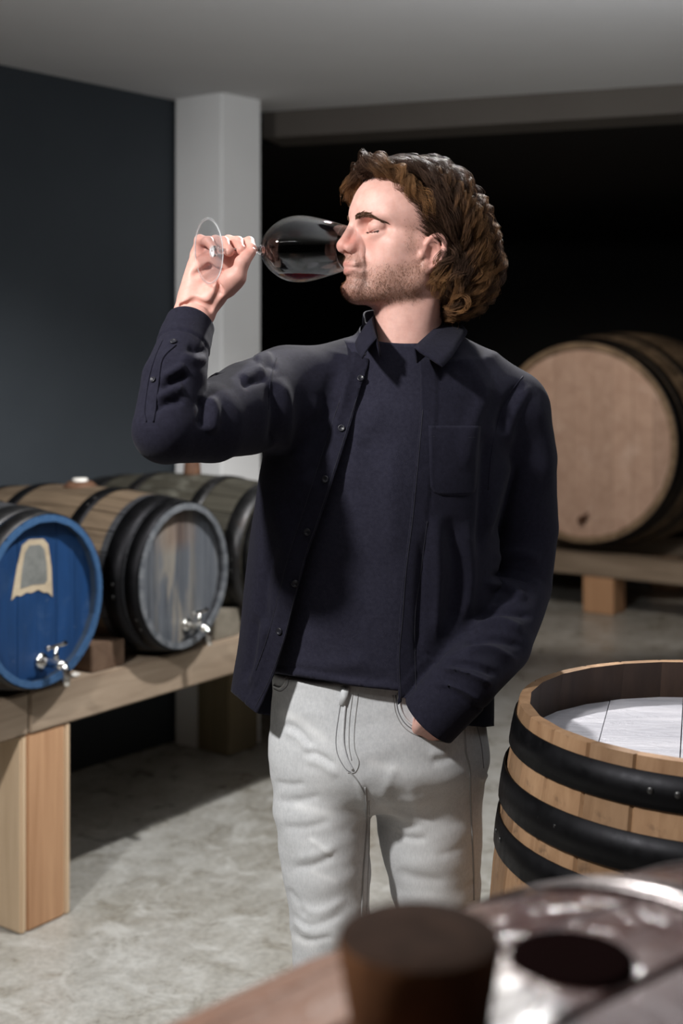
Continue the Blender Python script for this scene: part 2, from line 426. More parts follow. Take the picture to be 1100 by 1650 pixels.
_l = MT('grey_label_paper', rough=.8); _l.set(Base_Color=_l.ramp(_l.noise(22, 6, .75), [(.3, (.09, .097, .093)), (.7, (.19, .195, .185))])); M['label_grey'] = _l.m

HS = ((.285, .345), (.352, .397), (.12, .165), (-.165, -.12), (-.345, -.285), (-.397, -.352))
NC = Vector((math.cos(math.radians(30.5)), -math.sin(math.radians(30.5)), 0))      # the casks sit a little askew on the bench
def small_cask(label, s, out, zc, mats, rh=.217, rb=.2495, **k):
    hc = along(s, out, zc)
    return barrel(label, hc-NC*.40, NC, .80, rh, rb, 22, HS, mats, group='small casks on the timber bench', thick=.016, recess=.028, **k)
blue, RB = small_cask('small cask with blue painted head and scraped grey label', .088, .068, .860, dict(stave=M['blue_stave'], hoop=M['hoop_dark'], head=M['blue_head'], head_back=M['oak']), roll=.1)
tap(blue, RB, .372, .012, -.158, 1.15)
patch = [(-.082, -.012), (-.066, -.002), (-.05, -.006), (-.03, .0), (-.012, -.004), (.012, .001), (.03, -.009), (.048, -.012), (.064, -.026), (.06, .05), (.048, .112), (.03, .128), (-.02, .132), (-.045, .120), (-.062, .07)]
def flat_patch(name, pts, z, mat, parent, dx=0, dy=0, th=.0012):
    n = len(pts); V = [(x+dx, y+dy, z+th) for x, y in pts]+[(x+dx, y+dy, z) for x, y in pts]
    F = [tuple(range(n)), tuple(range(2*n-1, n-1, -1))]+[(a, a+n, (a+1) % n+n, (a+1) % n)[::-1] for a in range(n)]
    return mesh_obj(name, V, F, mat, parent, False)
lb = flat_patch('label', patch, .3725, M['label_wood'], blue, -.01, .025)
lb['label'] = 'pale torn label remnant'
flat_patch('print', [(-.052, .012), (-.01, .016), (.035, .012), (.044, .02), (.042, .06), (.034, .1), (.018, .115), (-.02, .117), (-.036, .1), (-.046, .06)], .3737, M['label_grey'], lb, -.01, .025, .0008)
def bung(root, R, mat, r0=.024, r1=.02, h=.04, ang=PI/2, z=0, name='bung'):
    V, F = lathe([(.0001, 0), (r0, 0), (r0*.98, h*.2), (r1*1.02, h*.9), (r1*.9, h), (.0001, h)], 24)
    rr = R(z)-.006
    Q = [Matrix.Rotation(ang, 3, 'Z') @ Vector((rr+c, b, a+z)) for a, b, c in V]
    return mesh_obj(name, Q, F, mat, root)
midc, RM = small_cask('small cask with streaked blue-grey head, black hoops and a white bung on top', .622, .055, .851, rh=.207, rb=.2405, mats=dict(stave=M['oak_mid'], hoop=M['hoop_black'], head=M['grey_head'], head_back=M['oak']), roll=.05)
tap(midc, RM, .372, .035, -.15, 1.1)
bung(midc, RM, M['bung_wood'], .052, .036, .018, name='bung_collar'); bung(midc, RM, M['bung_white'], .020, .023, .027)
thirdc, RT = small_cask('dark weathered small cask with amber head, mostly behind the man', 1.12, .055, .851, rh=.207, rb=.2405, mats=dict(stave=M['oak_dark'], hoop=M['hoop_dark'], head=M['brown_head'], head_back=M['oak']), roll=.02)
bung(thirdc, RT, M['bung_wood'], .03, .026, .05)
# wedges and crumbs on the bench
def wedge(label, s, d, w, dp, h, mat, slope=.35, name='wedge'):
    c = along(s, d, BT); bm = box_bm(w, dp, h, .003)
    for v in bm.verts:
        v.co.z += h/2
        if v.co.z > h*.5: v.co.z -= max(0, (v.co.y/dp-.2))*slope*h
    o = bm_obj(name, bm, mat, None, label=label, category='wedge')
    o.location = c; o.rotation_euler = Matrix((DB, -NB, Vector((0, 0, 1)))).transposed().to_euler() ; return o
M['wedge'] = wood('wedge_wood', (.10, .06, .04), (.21, .14, .095), (20, 3, 20), .7, 0, .2)
M['wedge_grey'] = wood('grey_wedge_wood', (.16, .14, .11), (.30, .27, .22), (20, 3, 20), .8, 0, .2)
wedge('brown wooden chock on the bench between the blue headed and streaked casks', .39, -.105, .125, .17, .075, M['wedge'])
wedge('greyish wooden chock on the bench between the streaked cask and the dark cask', .89, -.105, .12, .17, .085, M['wedge_grey'])
pb = bmesh.new()
for i in range(5):
    mm = Matrix.Translation((random.uniform(-.03, .03), random.uniform(-.012, .012), .004)) @ Matrix.Rotation(random.random()*3, 4, 'Z')
    bmesh.ops.create_icosphere(pb, subdivisions=2, radius=.01, matrix=mm @ Matrix.Diagonal((1.2, .7, .45, 1)))
for v in pb.verts: v.co += Vector((random.uniform(-1, 1), random.uniform(-1, 1), random.uniform(-1, 1)))*.0015
pc = bm_obj('paper_scrap', pb, M['bung_white'], None, label='crumpled white paper scrap on the bench edge beside the blue headed cask', category='paper')
pc.location = along(.262, -.03, BT)+Vector((0, 0, .002)); pc.rotation_euler = (0, 0, PI/2-BA)

# ---- upright cask on the right ----
def wrap_mat():
    m = MT('film_wrapped_head', rough=.28, spec=.6)
    v = m.mapped((4, 30, 4), (0, 0, .1), rnd=3); n = m.noise(1, 5, .6, v)
    c = m.ramp(n, [(.3, (.36, .36, .40)), (.7, (.56, .55, .59))])
    m.set(Base_Color=c)
    v2 = m.mapped((9, 30, 9), (0, 0, 1.0)); w = m.noise(1.2, 5, .65, v2, 2.0)
    m.set(Coat_Weight=.35, Coat_Roughness=.12)
    m.bump(w, .35, .01); return m.m
M['wrap'] = wrap_mat()
UB = Vector((.552, 1.89, 0)); UL = .968
up_hoops = ((.424, .467), (.345, .392, .003), (.279, .323), (-.323, -.279), (-.392, -.345), (-.467, -.424))
upr, RU = barrel('upright oak cask with wide black hoops standing on the floor beside the man', UB+Vector((0, 0, UL/2)), (0, 0, 1), UL, .292, .345, 26, up_hoops,
                 dict(stave=[M['oak_fresh'], M['oak_inner']], hoop=M['hoop_black'], head=M['wrap'], head_back=M['oak']), recess=.062, boards=5, brot=-.27, roll=.07, thick=.015)
# ---- large vat on its own bench in the back room ----
NV = Vector((-math.sin(BA), -math.cos(BA), 0)); DV = Vector((math.cos(BA), -math.sin(BA), 0))
VH = at(935, 713, 7.62)
vat_hoops = ((.50, .56), (.575, .645), (.27, .34), (-.34, -.27), (-.645, -.575))
vat, RV = barrel('large cask with wide pinkish oak head in the dark back room', VH-NV*.65, NV, 1.30, .585, .655, 34, vat_hoops,
                 dict(stave=M['oak'], hoop=M['hoop_dark'], head=M['oak_pale'], head_back=M['oak']), recess=.03, boards=9, brot=.0, roll=.03, thick=.034, name='large_wine_barrel')
V, F = lathe([(.0001, .03), (.02, .03), (.026, 0), (.0001, 0)], 16); mesh_obj('tap_plug', [(a-.0, b-.455, c+.622) for a, b, c in V], F, M['bung_wood'], vat)
V, F = tube([(0, -.46, .64), (.02, -.44, .66), (.05, -.41, .66)], .009, 8); mesh_obj('peg', V, F, M['bung_wood'], vat)
vb0 = VH.copy(); vb0.z = 0
VB_T = VH.z-.655+.004
vbench = empty('vat_bench', vb0-NV*.5, label='low timber bench with a square post under the large cask in the back room', category='bench')
def vbox(name, s0, s1, d0, d1, z0, z1, mat, grain):
    c = vb0+DV*((s0+s1)/2)+NV*((d0+d1)/2)+Vector((0, 0, (z0+z1)/2))
    if grain == 's': bm = box_bm(d1-d0, z1-z0, s1-s0, .006); mw = Matrix((NV, Vector((0, 0, 1)), DV)).transposed()
    else: bm = box_bm(s1-s0, d1-d0, z1-z0, .006); mw = Matrix((DV, -NV, Vector((0, 0, 1)))).transposed()
    o = bm_obj(name, bm, mat, vbench)
    if mw.determinant() < 0: mw = Matrix((-mw.col[0], mw.col[1], mw.col[2])).transposed()
    o.rotation_euler = mw.to_euler(); o.location = c-vbench.location
vbox('rail', -1.5, 1.9, -.16, .02, VB_T-.12, VB_T, M['bench'], 's')
vbox('rail', -1.5, 1.9, -1.16, -.98, VB_T-.12, VB_T, M['bench'], 's')
for s in (.02, 1.45, -1.4):
    vbox('leg', s, s+.19, -.16, .012, 0, VB_T-.12, M['post'], 'z'); vbox('leg', s, s+.19, -1.16, -.98, 0, VB_T-.12, M['post'], 'z')

# ---- cask close to the camera, bung lying beside its open bunghole ----
FL, FRh, FRb = .95, .285, .35
FA = Vector((math.sin(math.radians(48.3)), math.cos(math.radians(48.3)), 0))
FC = Vector((.10, .72, .777))
def wet_mat():
    m = MT('wine_wet_oak', rough=.4, spec=.6)
    v = m.mapped((26, 26, 4), rnd=7); g = m.noise(1, 6, .6, v, .6)
    c = m.ramp(g, [(.25, (.065, .030, .017)), (.75, (.175, .083, .047))])
    geo = m.n('NewGeometry'); x, y, z = m.sep(geo.outputs['Position'])
    d = m.math('SUBTRACT', x, .085)
    n = m.noise(14, 5, .6, geo.outputs['Position'])
    wet = m.ramp(m.math('ADD', m.math('MULTIPLY', d, 6.0), m.math('MULTIPLY', n, .7)), [(.2, 0.0), (.5, 1.0)])
    c = m.mix(m.math('MULTIPLY', wet, .8), c, (.06, .034, .036))
    m.set(Base_Color=c, Roughness=m.math('SUBTRACT', .55, m.math('MULTIPLY', wet, .40)), Coat_Weight=m.math('MULTIPLY', wet, .7), Coat_Roughness=.12)
    bn = m.math('ADD', m.noise(22, 4, .6, geo.outputs['Position'], 1.0), m.math('MULTIPLY', g, .3))
    m.bump(bn, .5, .012); return m.m
M['wet'] = wet_mat()
near, RN = barrel('wine-stained oak cask lying close by with an open bunghole', FC, FA, FL, FRh, FRb, 28, ((.40, .44), (.33, .372), (.165, .205), (-.205, -.165), (-.372, -.33), (-.44, -.40)),
                  dict(stave=M['wet'], hoop=M['hoop_wet'], head=M['oak'], head_back=M['oak']), recess=.03, boards=8, roll=PI/2+.0, thick=.027, name='wine_barrel')
# bunghole: black disc on the staves, the hole's shade put into its colour
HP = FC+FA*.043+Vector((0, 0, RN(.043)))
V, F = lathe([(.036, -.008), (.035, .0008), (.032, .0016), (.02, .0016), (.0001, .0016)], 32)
M['hole_shade'] = MT('hole_shade_black', rough=1, spec=0, col=(.004, .002, .002)).m
ho = mesh_obj('bunghole_shade_disc', [(a-.0, b, c) for a, b, c in V], F, M['hole_shade'], near)
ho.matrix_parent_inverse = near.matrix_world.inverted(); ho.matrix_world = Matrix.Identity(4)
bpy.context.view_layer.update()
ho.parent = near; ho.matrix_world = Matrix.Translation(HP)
nb = empty('loose_bung', (.041, .688, 1.1205), label='brown wooden bung standing on the near cask beside its bunghole', category='bung')
M['bung_dark'] = wood('dark_bung', (.045, .020, .010), (.14, .062, .028), (30, 30, 12), .8, 0, .3, None, .08)
M['bung_top'] = wood('bung_end_grain', (.012, .007, .005), (.03, .017, .012), (60, 60, 60), .9, 0, .3, None, .04)
V, F = lathe([(.0001, 0), (.035, 0), (.0375, .005), (.0435, .042), (.0425, .046)], 40); mesh_obj('body', V, F, M['bung_dark'], nb)
V, F = lathe([(.0425, .046), (.040, .0475), (.02, .0475), (.0001, .047)], 40); mesh_obj('end_face', V, F, M['bung_top'], nb)
nbench = empty('cask_stand', (FC.x, FC.y, 0), label='timber stand carrying the near wine-stained cask', category='stand')
nbench.rotation_euler = (0, 0, -math.radians(48.3))
for dy in (-.26, .26):
    zt = FC.z-RN(dy)-.006
    bm_obj('rail', box_bm(.66, .09, .10, .005, (0, dy, zt-.05)), M['bench'], nbench)
    for dx in (-.27, .27): bm_obj('leg', box_bm(.09, .09, zt-.10, .005, (dx, dy, (zt-.10)/2)), M['post'], nbench)
# ------------------------------------------------------------------ implicit-surface modelling
class Vol:
    """scalar field on a grid; negative inside"""
    def __init__(s, lo, hi, h, fill=.05):
        s.h = h; s.lo = np.array(lo, float); n = np.ceil((np.array(hi)-s.lo)/h).astype(int)+1
        s.n = n; s.F = np.full(n, fill, np.float32)
        s.ax = [(s.lo[i]+h*np.arange(n[i])).astype(np.float32) for i in range(3)]
    def box(s, lo, hi):
        a = np.clip(np.floor((np.array(lo)-s.lo)/s.h).astype(int), 0, s.n); b = np.clip(np.ceil((np.array(hi)-s.lo)/s.h).astype(int)+1, 0, s.n)
        return tuple(slice(int(a[i]), int(b[i])) for i in range(3))
    def grid(s, sl):
        return np.meshgrid(s.ax[0][sl[0]], s.ax[1][sl[1]], s.ax[2][sl[2]], indexing='ij', sparse=True)
    def put(s, d, sl, k, op):
        f = s.F[sl]
        if op == 'add':
            if k > 0:
                hh = np.maximum(k-np.abs(f-d), 0)/k; s.F[sl] = np.minimum(f, d)-hh*hh*k*.25
            else: s.F[sl] = np.minimum(f, d)
        elif op == 'sub':
            d = -d
            if k > 0:
                hh = np.maximum(k-np.abs(f-d), 0)/k; s.F[sl] = np.maximum(f, d)+hh*hh*k*.25
            else: s.F[sl] = np.maximum(f, d)
    def ell(s, c, r, k=0.0, op='add', rot=None):
        c = np.array(c, float); r = np.array(r, float); m = r.max()+k+.012
        sl = s.box(c-m, c+m); x, y, z = s.grid(sl); x = x-c[0]; y = y-c[1]; z = z-c[2]
        if rot is not None:
            R = np.array(rot.to_matrix() if hasattr(rot, 'to_matrix') else rot)   # columns: local axes
            x, y, z = [R[0, i]*x+R[1, i]*y+R[2, i]*z for i in range(3)]
        k0 = np.sqrt((x/r[0])**2+(y/r[1])**2+(z/r[2])**2); k1 = np.sqrt((x/r[0]**2)**2+(y/r[1]**2)**2+(z/r[2]**2)**2)
        s.put((k0*(k0-1)/np.maximum(k1, 1e-6)).astype(np.float32), sl, k, op)
    def cap(s, a, b, ra, rb=None, k=0.0, op='add', flat=None):
        """round cone a->b; flat=(dir,f): squash along dir by f"""
        rb = ra if rb is None else rb
        a = np.array(a, float); b = np.array(b, float); m = max(ra, rb)+k+.012
        sl = s.box(np.minimum(a, b)-m, np.maximum(a, b)+m); x, y, z = s.grid(sl)
        s.put(s.capd(x, y, z, a, b, ra, rb, flat), sl, k, op)
    @staticmethod
    def capd(x, y, z, a, b, ra, rb, flat=None):
        ab = b-a; L2 = max(float(ab@ab), 1e-12)
        px, py, pz = x-a[0], y-a[1], z-a[2]
        t = np.clip((px*ab[0]+py*ab[1]+pz*ab[2])/L2, 0, 1)
        dx, dy, dz = px-t*ab[0], py-t*ab[1], pz-t*ab[2]
        r = ra+(rb-ra)*t
        if flat is not None:
            e = np.array(flat[0], float); e = e/np.linalg.norm(e); q = dx*e[0]+dy*e[1]+dz*e[2]
            d2 = dx*dx+dy*dy+dz*dz-q*q
            f = flat[1]
            rho = np.sqrt(np.maximum(d2, 0)+(q/f)**2); g = np.sqrt(np.maximum(d2, 0)+(q/f/f)**2)/np.maximum(rho, 1e-6)
            return ((rho-r)/np.maximum(g, .3)).astype(np.float32)
        return (np.sqrt(dx*dx+dy*dy+dz*dz)-r).astype(np.float32)
    def chain(s, pts, rads, k=0.0, op='add', flat=None):
        """polyline of round cones evaluated as one field (hard joints are hidden by the round ends), then put with k"""
        P = [np.array(p, float) for p in pts]; A = np.array(P); m = max(rads)+k+.012
        sl = s.box(A.min(0)-m, A.max(0)+m); x, y, z = s.grid(sl); d = None
        for i in range(len(P)-1):
            q = s.capd(x, y, z, P[i], P[i+1], rads[i], rads[i+1], flat)
            if d is None: d = q
            else:
                kk = .004; hh = np.maximum(kk-np.abs(d-q), 0)/kk; d = np.minimum(d, q)-hh*hh*kk*.25
        s.put(d, sl, k, op)
    def mesh(s, smooth=2):
        F = s.F; S = F < 0; n = F.shape
        c = np.zeros(tuple(i-1 for i in n), np.uint8)
        for dx in (0, 1):
            for dy in (0, 1):
                for dz in (0, 1): c += S[dx:n[0]-1+dx, dy:n[1]-1+dy, dz:n[2]-1+dz]
        act = (c > 0) & (c < 8); ijk = np.argwhere(act); idx = np.full(act.shape, -1, np.int64); idx[act] = np.arange(len(ijk))
        acc = np.zeros((len(ijk), 3)); cnt = np.zeros(len(ijk))
        offs = [(0, 0, 0), (1, 0, 0), (0, 1, 0), (1, 1, 0), (0, 0, 1), (1, 0, 1), (0, 1, 1), (1, 1, 1)]
        vals = [F[ijk[:, 0]+o[0], ijk[:, 1]+o[1], ijk[:, 2]+o[2]].astype(float) for o in offs]
        for a in range(8):
            for ax in range(3):
                if offs[a][ax] == 0:
                    ob = list(offs[a]); ob[ax] = 1; b = offs.index(tuple(ob)); va, vb = vals[a], vals[b]
                    m = (va < 0) != (vb < 0); t = np.where(m, va/np.where(m, va-vb, 1), 0)
                    p = np.array(offs[a], float)[None]*m[:, None]; p[:, ax] += t
                    acc += p*m[:, None]; cnt += m
        V = s.lo+s.h*(ijk+acc/cnt[:, None])
        Q = []
        for ax in range(3):
            u, v = [(1, 2), (2, 0), (0, 1)][ax]
            lo = [slice(None)]*3; hi = [slice(None)]*3; lo[ax] = slice(0, n[ax]-1); hi[ax] = slice(1, n[ax])
            e = np.argwhere(S[tuple(lo)] != S[tuple(hi)])
            e = e[(e[:, u] > 0) & (e[:, v] > 0) & (e[:, u] < n[u]-1) & (e[:, v] < n[v]-1)]
            ins = S[e[:, 0], e[:, 1], e[:, 2]]
            def cell(du, dv):
                q = e.copy(); q[:, u] -= du; q[:, v] -= dv; return idx[q[:, 0], q[:, 1], q[:, 2]]
            q = np.stack([cell(1, 1), cell(0, 1), cell(0, 0), cell(1, 0)], 1)
            q[~ins] = q[~ins][:, ::-1]; Q.append(q)
        Q = np.concatenate(Q); Q = Q[(Q >= 0).all(1)]
        V = relax(V, Q, smooth)
        return V, Q
def relax(V, Q, it, lam=.5, mu=-.52):
    if not it: return V
    n = len(V); E = np.concatenate([Q[:, [0, 1]], Q[:, [1, 2]], Q[:, [2, 3]], Q[:, [3, 0]]]); E = np.concatenate([E, E[:, ::-1]])
    deg = np.maximum(np.bincount(E[:, 0], minlength=n), 1)[:, None]
    for i in range(it):
        for w in (lam, mu):
            av = np.stack([np.bincount(E[:, 0], V[E[:, 1], a], n) for a in range(3)], 1)/deg
            V = V+w*(av-V)
    return V
def normals(V, Q):
    a = np.cross(V[Q[:, 2]]-V[Q[:, 0]], V[Q[:, 3]]-V[Q[:, 1]]); N = np.zeros_like(V)
    for k in range(4):
        for c in range(3): N[:, c] += np.bincount(Q[:, k], a[:, c], len(V))
    return N/np.maximum(np.linalg.norm(N, axis=1, keepdims=True), 1e-12)
def px_of(V):
    """photo-frame position of points (x, y); used to place seams and folds at their measured spots on the figure"""
    return 550+FPX*V[:, 0]/V[:, 1], HOR+FPX*(CAM_H-V[:, 2])/V[:, 1]
def compact(V, Q):
    u, inv = np.unique(Q, return_inverse=True); return V[u], inv.reshape(Q.shape), u
def trim_mesh(V, Q, g, band):
    """drop the part with g>0 and move the cut edge's vertices onto g=0"""
    G = g(V); E = np.concatenate([Q[:, [0, 1]], Q[:, [1, 2]], Q[:, [2, 3]], Q[:, [3, 0]]])
    cr = (G[E[:, 0]] > 0) != (G[E[:, 1]] > 0); C = E[cr]
    ga, gb = np.abs(G[C[:, 0]]), np.abs(G[C[:, 1]]); near = ga < gb
    mv = np.where(near, C[:, 0], C[:, 1]); ot = np.where(near, C[:, 1], C[:, 0]); t = np.minimum(ga, gb)/(ga+gb+1e-12)
    V = V.copy(); V[mv] = V[mv]+(V[ot]-V[mv])*t[:, None]; G = G.copy(); G[mv] = 0
    for _ in range(2):      # square up the notches left at single outside corners
        out = G[Q] > 1e-9; one = np.where(out.sum(1) == 1)[0]
        if not len(one): break
        c = out[one].argmax(1); v = Q[one, c]; a, b = Q[one, (c+1) % 4], Q[one, (c+3) % 4]
        V[v] = (V[a]+V[b])/2; G[v] = 0
    keep = ~((G[Q] > 1e-9).any(1)) & ~((G[Q] == 0).all(1))
    return compact(V, Q[keep])[:2]
def seg_dist(px, py, P):
    """distance to a polyline and the parameter along it, with the signed side"""
    best = np.full(px.shape, 1e9); tt = np.zeros(px.shape); sd = np.zeros(px.shape); acc = 0; tot = sum(math.dist(P[i], P[i+1]) for i in range(len(P)-1))
    for i in range(len(P)-1):
        (ax, ay), (bx, by) = P[i], P[i+1]; dx, dy = bx-ax, by-ay; L = math.hypot(dx, dy)
        t = np.clip(((px-ax)*dx+(py-ay)*dy)/L/L, 0, 1); qx, qy = px-ax-t*dx, py-ay-t*dy; d = np.hypot(qx, qy); m = d < best
        best = np.where(m, d, best); tt = np.where(m, (acc+t*L)/tot, tt); sd = np.where(m, np.sign(dx*qy-dy*qx), sd); acc += L
    return best, tt, sd
def folds(V, Q, strokes, front=-.05, n=None):
    """push ridges (+) and valleys (-) given as strokes: (points, half width px, height mm)"""
    N = normals(V, Q); px, py = px_of(V); d = np.zeros(len(V)); m = N[:, 1] < .25
    for P, w, hgt in strokes:
        if len(P) > 2: P = [tuple(p)[:2] for p in spline([(a, b, 0) for a, b in P], 4*len(P))]
        s, t, _ = seg_dist(px, py, P); d += np.where(m, hgt*.001*np.exp(-(s/w)**2)*np.clip(np.minimum(t, 1-t)*6, 0, 1), 0)
    return V+N*d[:, None]
def lump(V, sc, amp, seed=0, k=14):
    """smooth pseudo-noise of points"""
    r = np.random.default_rng(seed); o = np.zeros(len(V))
    for i in range(k):
        w = r.normal(size=3); w = w/np.linalg.norm(w)*r.uniform(.6, 1.7)*np.array(sc); o += np.sin(V@w+r.uniform(0, 6.28))
    return o/math.sqrt(k)*amp
def add_attr(o, name, vals):
    a = o.data.attributes.new(name, 'FLOAT', 'POINT'); a.data.foreach_set('value', np.asarray(vals, np.float32))
def bvh_of(V, Q): return BVHTree.FromPolygons([tuple(v) for v in V], [tuple(q) for q in Q.tolist()])
CAMP = Vector((0, 0, CAM_H))
def hit(bvh, px, py):
    """point and normal of the surface seen at photo position (px, py)"""
    d = (at(px, py, 2.0)-CAMP).normalized(); p, n, i, t = bvh.ray_cast(CAMP, d)
    return (p, n) if p is not None else (None, None)
def arr(*ps): return [np.array(p, float) for p in ps]

# ------------------------------------------------------------------ the man: materials
def skin_mat():
    m = MT('skin', rough=.5, spec=.35)
    fl = m.attr('flush'); bd = m.attr('beard'); lp = m.attr('lip')
    n = m.noise(55, 4, .6); base = m.ramp(n, [(.3, (.575, .325, .272)), (.7, (.68, .405, .345))])
    base = m.mix(m.math('MULTIPLY', fl, .75), base, (.58, .20, .15))
    pore = m.ramp(m.noise(900, 2, .6), [(.42, 0.0), (.6, 1.0)])
    base = m.mix(m.math('MULTIPLY', bd, m.math('ADD', .40, m.math('MULTIPLY', pore, .2))), base, (.20, .105, .06))
    base = m.mix(lp, base, (.46, .17, .14))
    m.set(Base_Color=base, Subsurface_Weight=.22, Subsurface_Radius=(.012, .005, .003), Subsurface_Scale=.35)
    m.bump(m.noise(420, 3, .6), .10, .0015); return m.m
def cloth_mat(name, c0, c1, weave=1500, rough=.85, lint=0, sheen=.3, wash=None):
    m = MT(name, rough=rough, spec=.08)
    n = m.noise(160, 5, .7); c = m.ramp(n, [(.3, c0), (.7, c1)])
    if wash:
        w = m.attr('wash'); c = m.mix(w, c, wash)
        st = m.noise(1.0, 4, .7, m.mapped((900, 900, 60))); c = m.mix(m.ramp(st, [(.45, 0.0), (.75, .35)]), c, tuple(x*.62 for x in c0))
    if lint: c = m.mix(m.ramp(m.noise(420, 2, .5), [(.70, 0.0), (.76, lint)]), c, (.3, .3, .36))
    m.set(Base_Color=c, Sheen_Weight=sheen, Sheen_Roughness=.5)
    wv = m.n('TexWave', wave_type='BANDS', bands_direction='DIAGONAL'); wv.inputs['Scale'].default_value = weave/6; wv.inputs['Distortion'].default_value = 1.5
    m.lk(m.co(), wv.inputs['Vector'])
    b = m.math('ADD', m.math('MULTIPLY', wv.outputs['Fac'], .4), m.math('MULTIPLY', n, .35)); m.bump(b, .2, .001); return m.m
M['skin'] = skin_mat()
M['shirt'] = cloth_mat('navy_flannel', (.0095, .0092, .0165), (.0155, .0151, .0262), lint=.06, sheen=.03)
M['tee'] = cloth_mat('navy_jersey', (.0165, .0162, .0275), (.0260, .0255, .041), rough=.9, lint=.06, sheen=.03)
M['denim'] = cloth_mat('pale_grey_denim', (.53, .545, .565), (.65, .66, .675), 2200, wash=(.79, .80, .81), sheen=.05)
M['seam'] = MT('dark_stitching', rough=.8, col=(.16, .16, .175)).m
M['seam_grey'] = MT('grey_stitching', rough=.8, col=(.32, .32, .32)).m
M['button'] = MT('navy_button', rough=.35, spec=.4, col=(.012, .012, .018)).m
M['seam_navy'] = MT('navy_stitching', rough=.8, col=(.008, .008, .016)).m

# ------------------------------------------------------------------ head and neck (head frame: u forward, v to his left, w up)
HA = math.radians(20)
HO = np.array((.114, 2.10, 1.642)); HF = np.array((-math.cos(HA), -math.sin(HA), 0)); HL = np.array((math.sin(HA), -math.cos(HA), 0)); HU = np.array((0, 0, 1.0))
HM = np.stack([HF, HL, HU])           # rows
def h2w(P): return HO+np.asarray(P)@HM
def w2h(P): return (np.asarray(P)-HO)@HM.T
hv = Vol((-.115, -.098, -.215), (.145, .098, .158), .0016)
for c, r, k in [((-.008, 0, .056), (.097, .0745, .084), 0), ((.0375, 0, .064), (.0615, .060, .060), .03), ((.052, 0, -.004), (.047, .049, .070), .025)]:
    hv.ell(c, r, k)
hv.cap((.006, 0, -.02), (.010, 0, -.205), .052, .058, .03)
hv.ell((.046, 0, -.052), (.046, .043, .030), .02)                               # under the jaw
for s in (1, -1):
    hv.cap((.083, s*.010, .057), (.060, s*.046, .0535), .0185, .0120, .014)      # brow ridge
    hv.ell((.046, s*.043, .008), (.026, .0235, .020), .014)                      # cheek bone
    hv.cap((.018, s*.058, .010), (.050, s*.050, .010), .011, .011, .016)        # zygomatic arch
    hv.ell((.026, s*.047, -.008), (.034, .0205, .040), .016)
    hv.cap((.004, s*.056, .0), (.014, s*.0515, -.046), .014, .015, .025)        # ramus
    hv.cap((.014, s*.0515, -.046), (.090, s*.014, -.066), .0145, .0145, .022)   # jaw line
    hv.ell((.052, s*.038, -.025), (.028, .018, .028), .022)                      # cheek
    hv.cap((-.030, s*.055, -.03), (.030, s*.014, -.185), .012, .010, .022)      # neck muscle
hv.ell((.100, 0, -.060), (.0195, .021, .0175), .014)                            # chin
hv.ell((.089, 0, -.022), (.0265, .030, .026), .014)                             # muzzle
hv.ell((.047, 0, -.125), (.010, .011, .016), .012)                              # larynx
for s in (1, -1): hv.ell((.0965, s*.0360, .0370), (.0240, .0215, .0140), .007, 'sub')
for s in (1, -1): hv.ell((.0830, s*.0560, .0340), (.0225, .0150, .0115), .010, 'sub')      # eye hollows
hv.cap((.0975, 0, .048), (.1165, 0, .0130), .0070, .0090, .009)
for s in (1, -1): hv.cap((.0925, s*.0085, .030), (.104, s*.0110, .010), .0060, .0070, .008)                 # nose bridge
hv.ell((.1180, 0, .0080), (.0112, .0112, .0092), .006)                          # tip
hv.cap((.120, 0, .002), (.112, 0, -.003), .0052, .0050, .006)
for s in (1, -1):
    hv.ell((.1085, s*.0125, .0040), (.0120, .0070, .0085), .004)                # wings
    hv.ell((.1125, s*.0080, -.0025), (.0068, .0038, .0058), .002, 'sub')        # nostrils
    hv.cap((.1035, s*.0215, .006), (.0985, s*.0225, -.004), .0022, .0020, .004, 'sub')
    hv.cap((.1025, s*.0225, -.004), (.095, s*.0305, -.024), .0026, .0022, .010, 'sub')   # fold to the mouth corner
hv.ell((.118, 0, -.0415), (.006, .017, .0055), .008, 'sub')                     # below the lip
hv.cap((.1205, 0, -.004), (.1215, 0, -.014), .0024, .0020, .004, 'sub')         # philtrum
def arc(u0, w0, v1, u1, w1, n=7): return [(u0+(u1-u0)*(abs(t)**1.8), v1*t, w0+(w1-w0)*abs(t)**1.5) for t in np.linspace(-1, 1, n)]
hv.chain(arc(.1115, -.0195, .0215, .1005, -.0262), [.0020, .0038, .0046, .0044, .0046, .0038, .0020], .0028)
hv.chain(arc(.1110, -.0320, .0200, .1005, -.0285), [.0020, .0042, .0050, .0053, .0050, .0042, .0020], .0028)
hv.chain(arc(.1190, -.0257, .0235, .1040, -.0272), [.0014]*7, .002, 'sub')      # mouth line
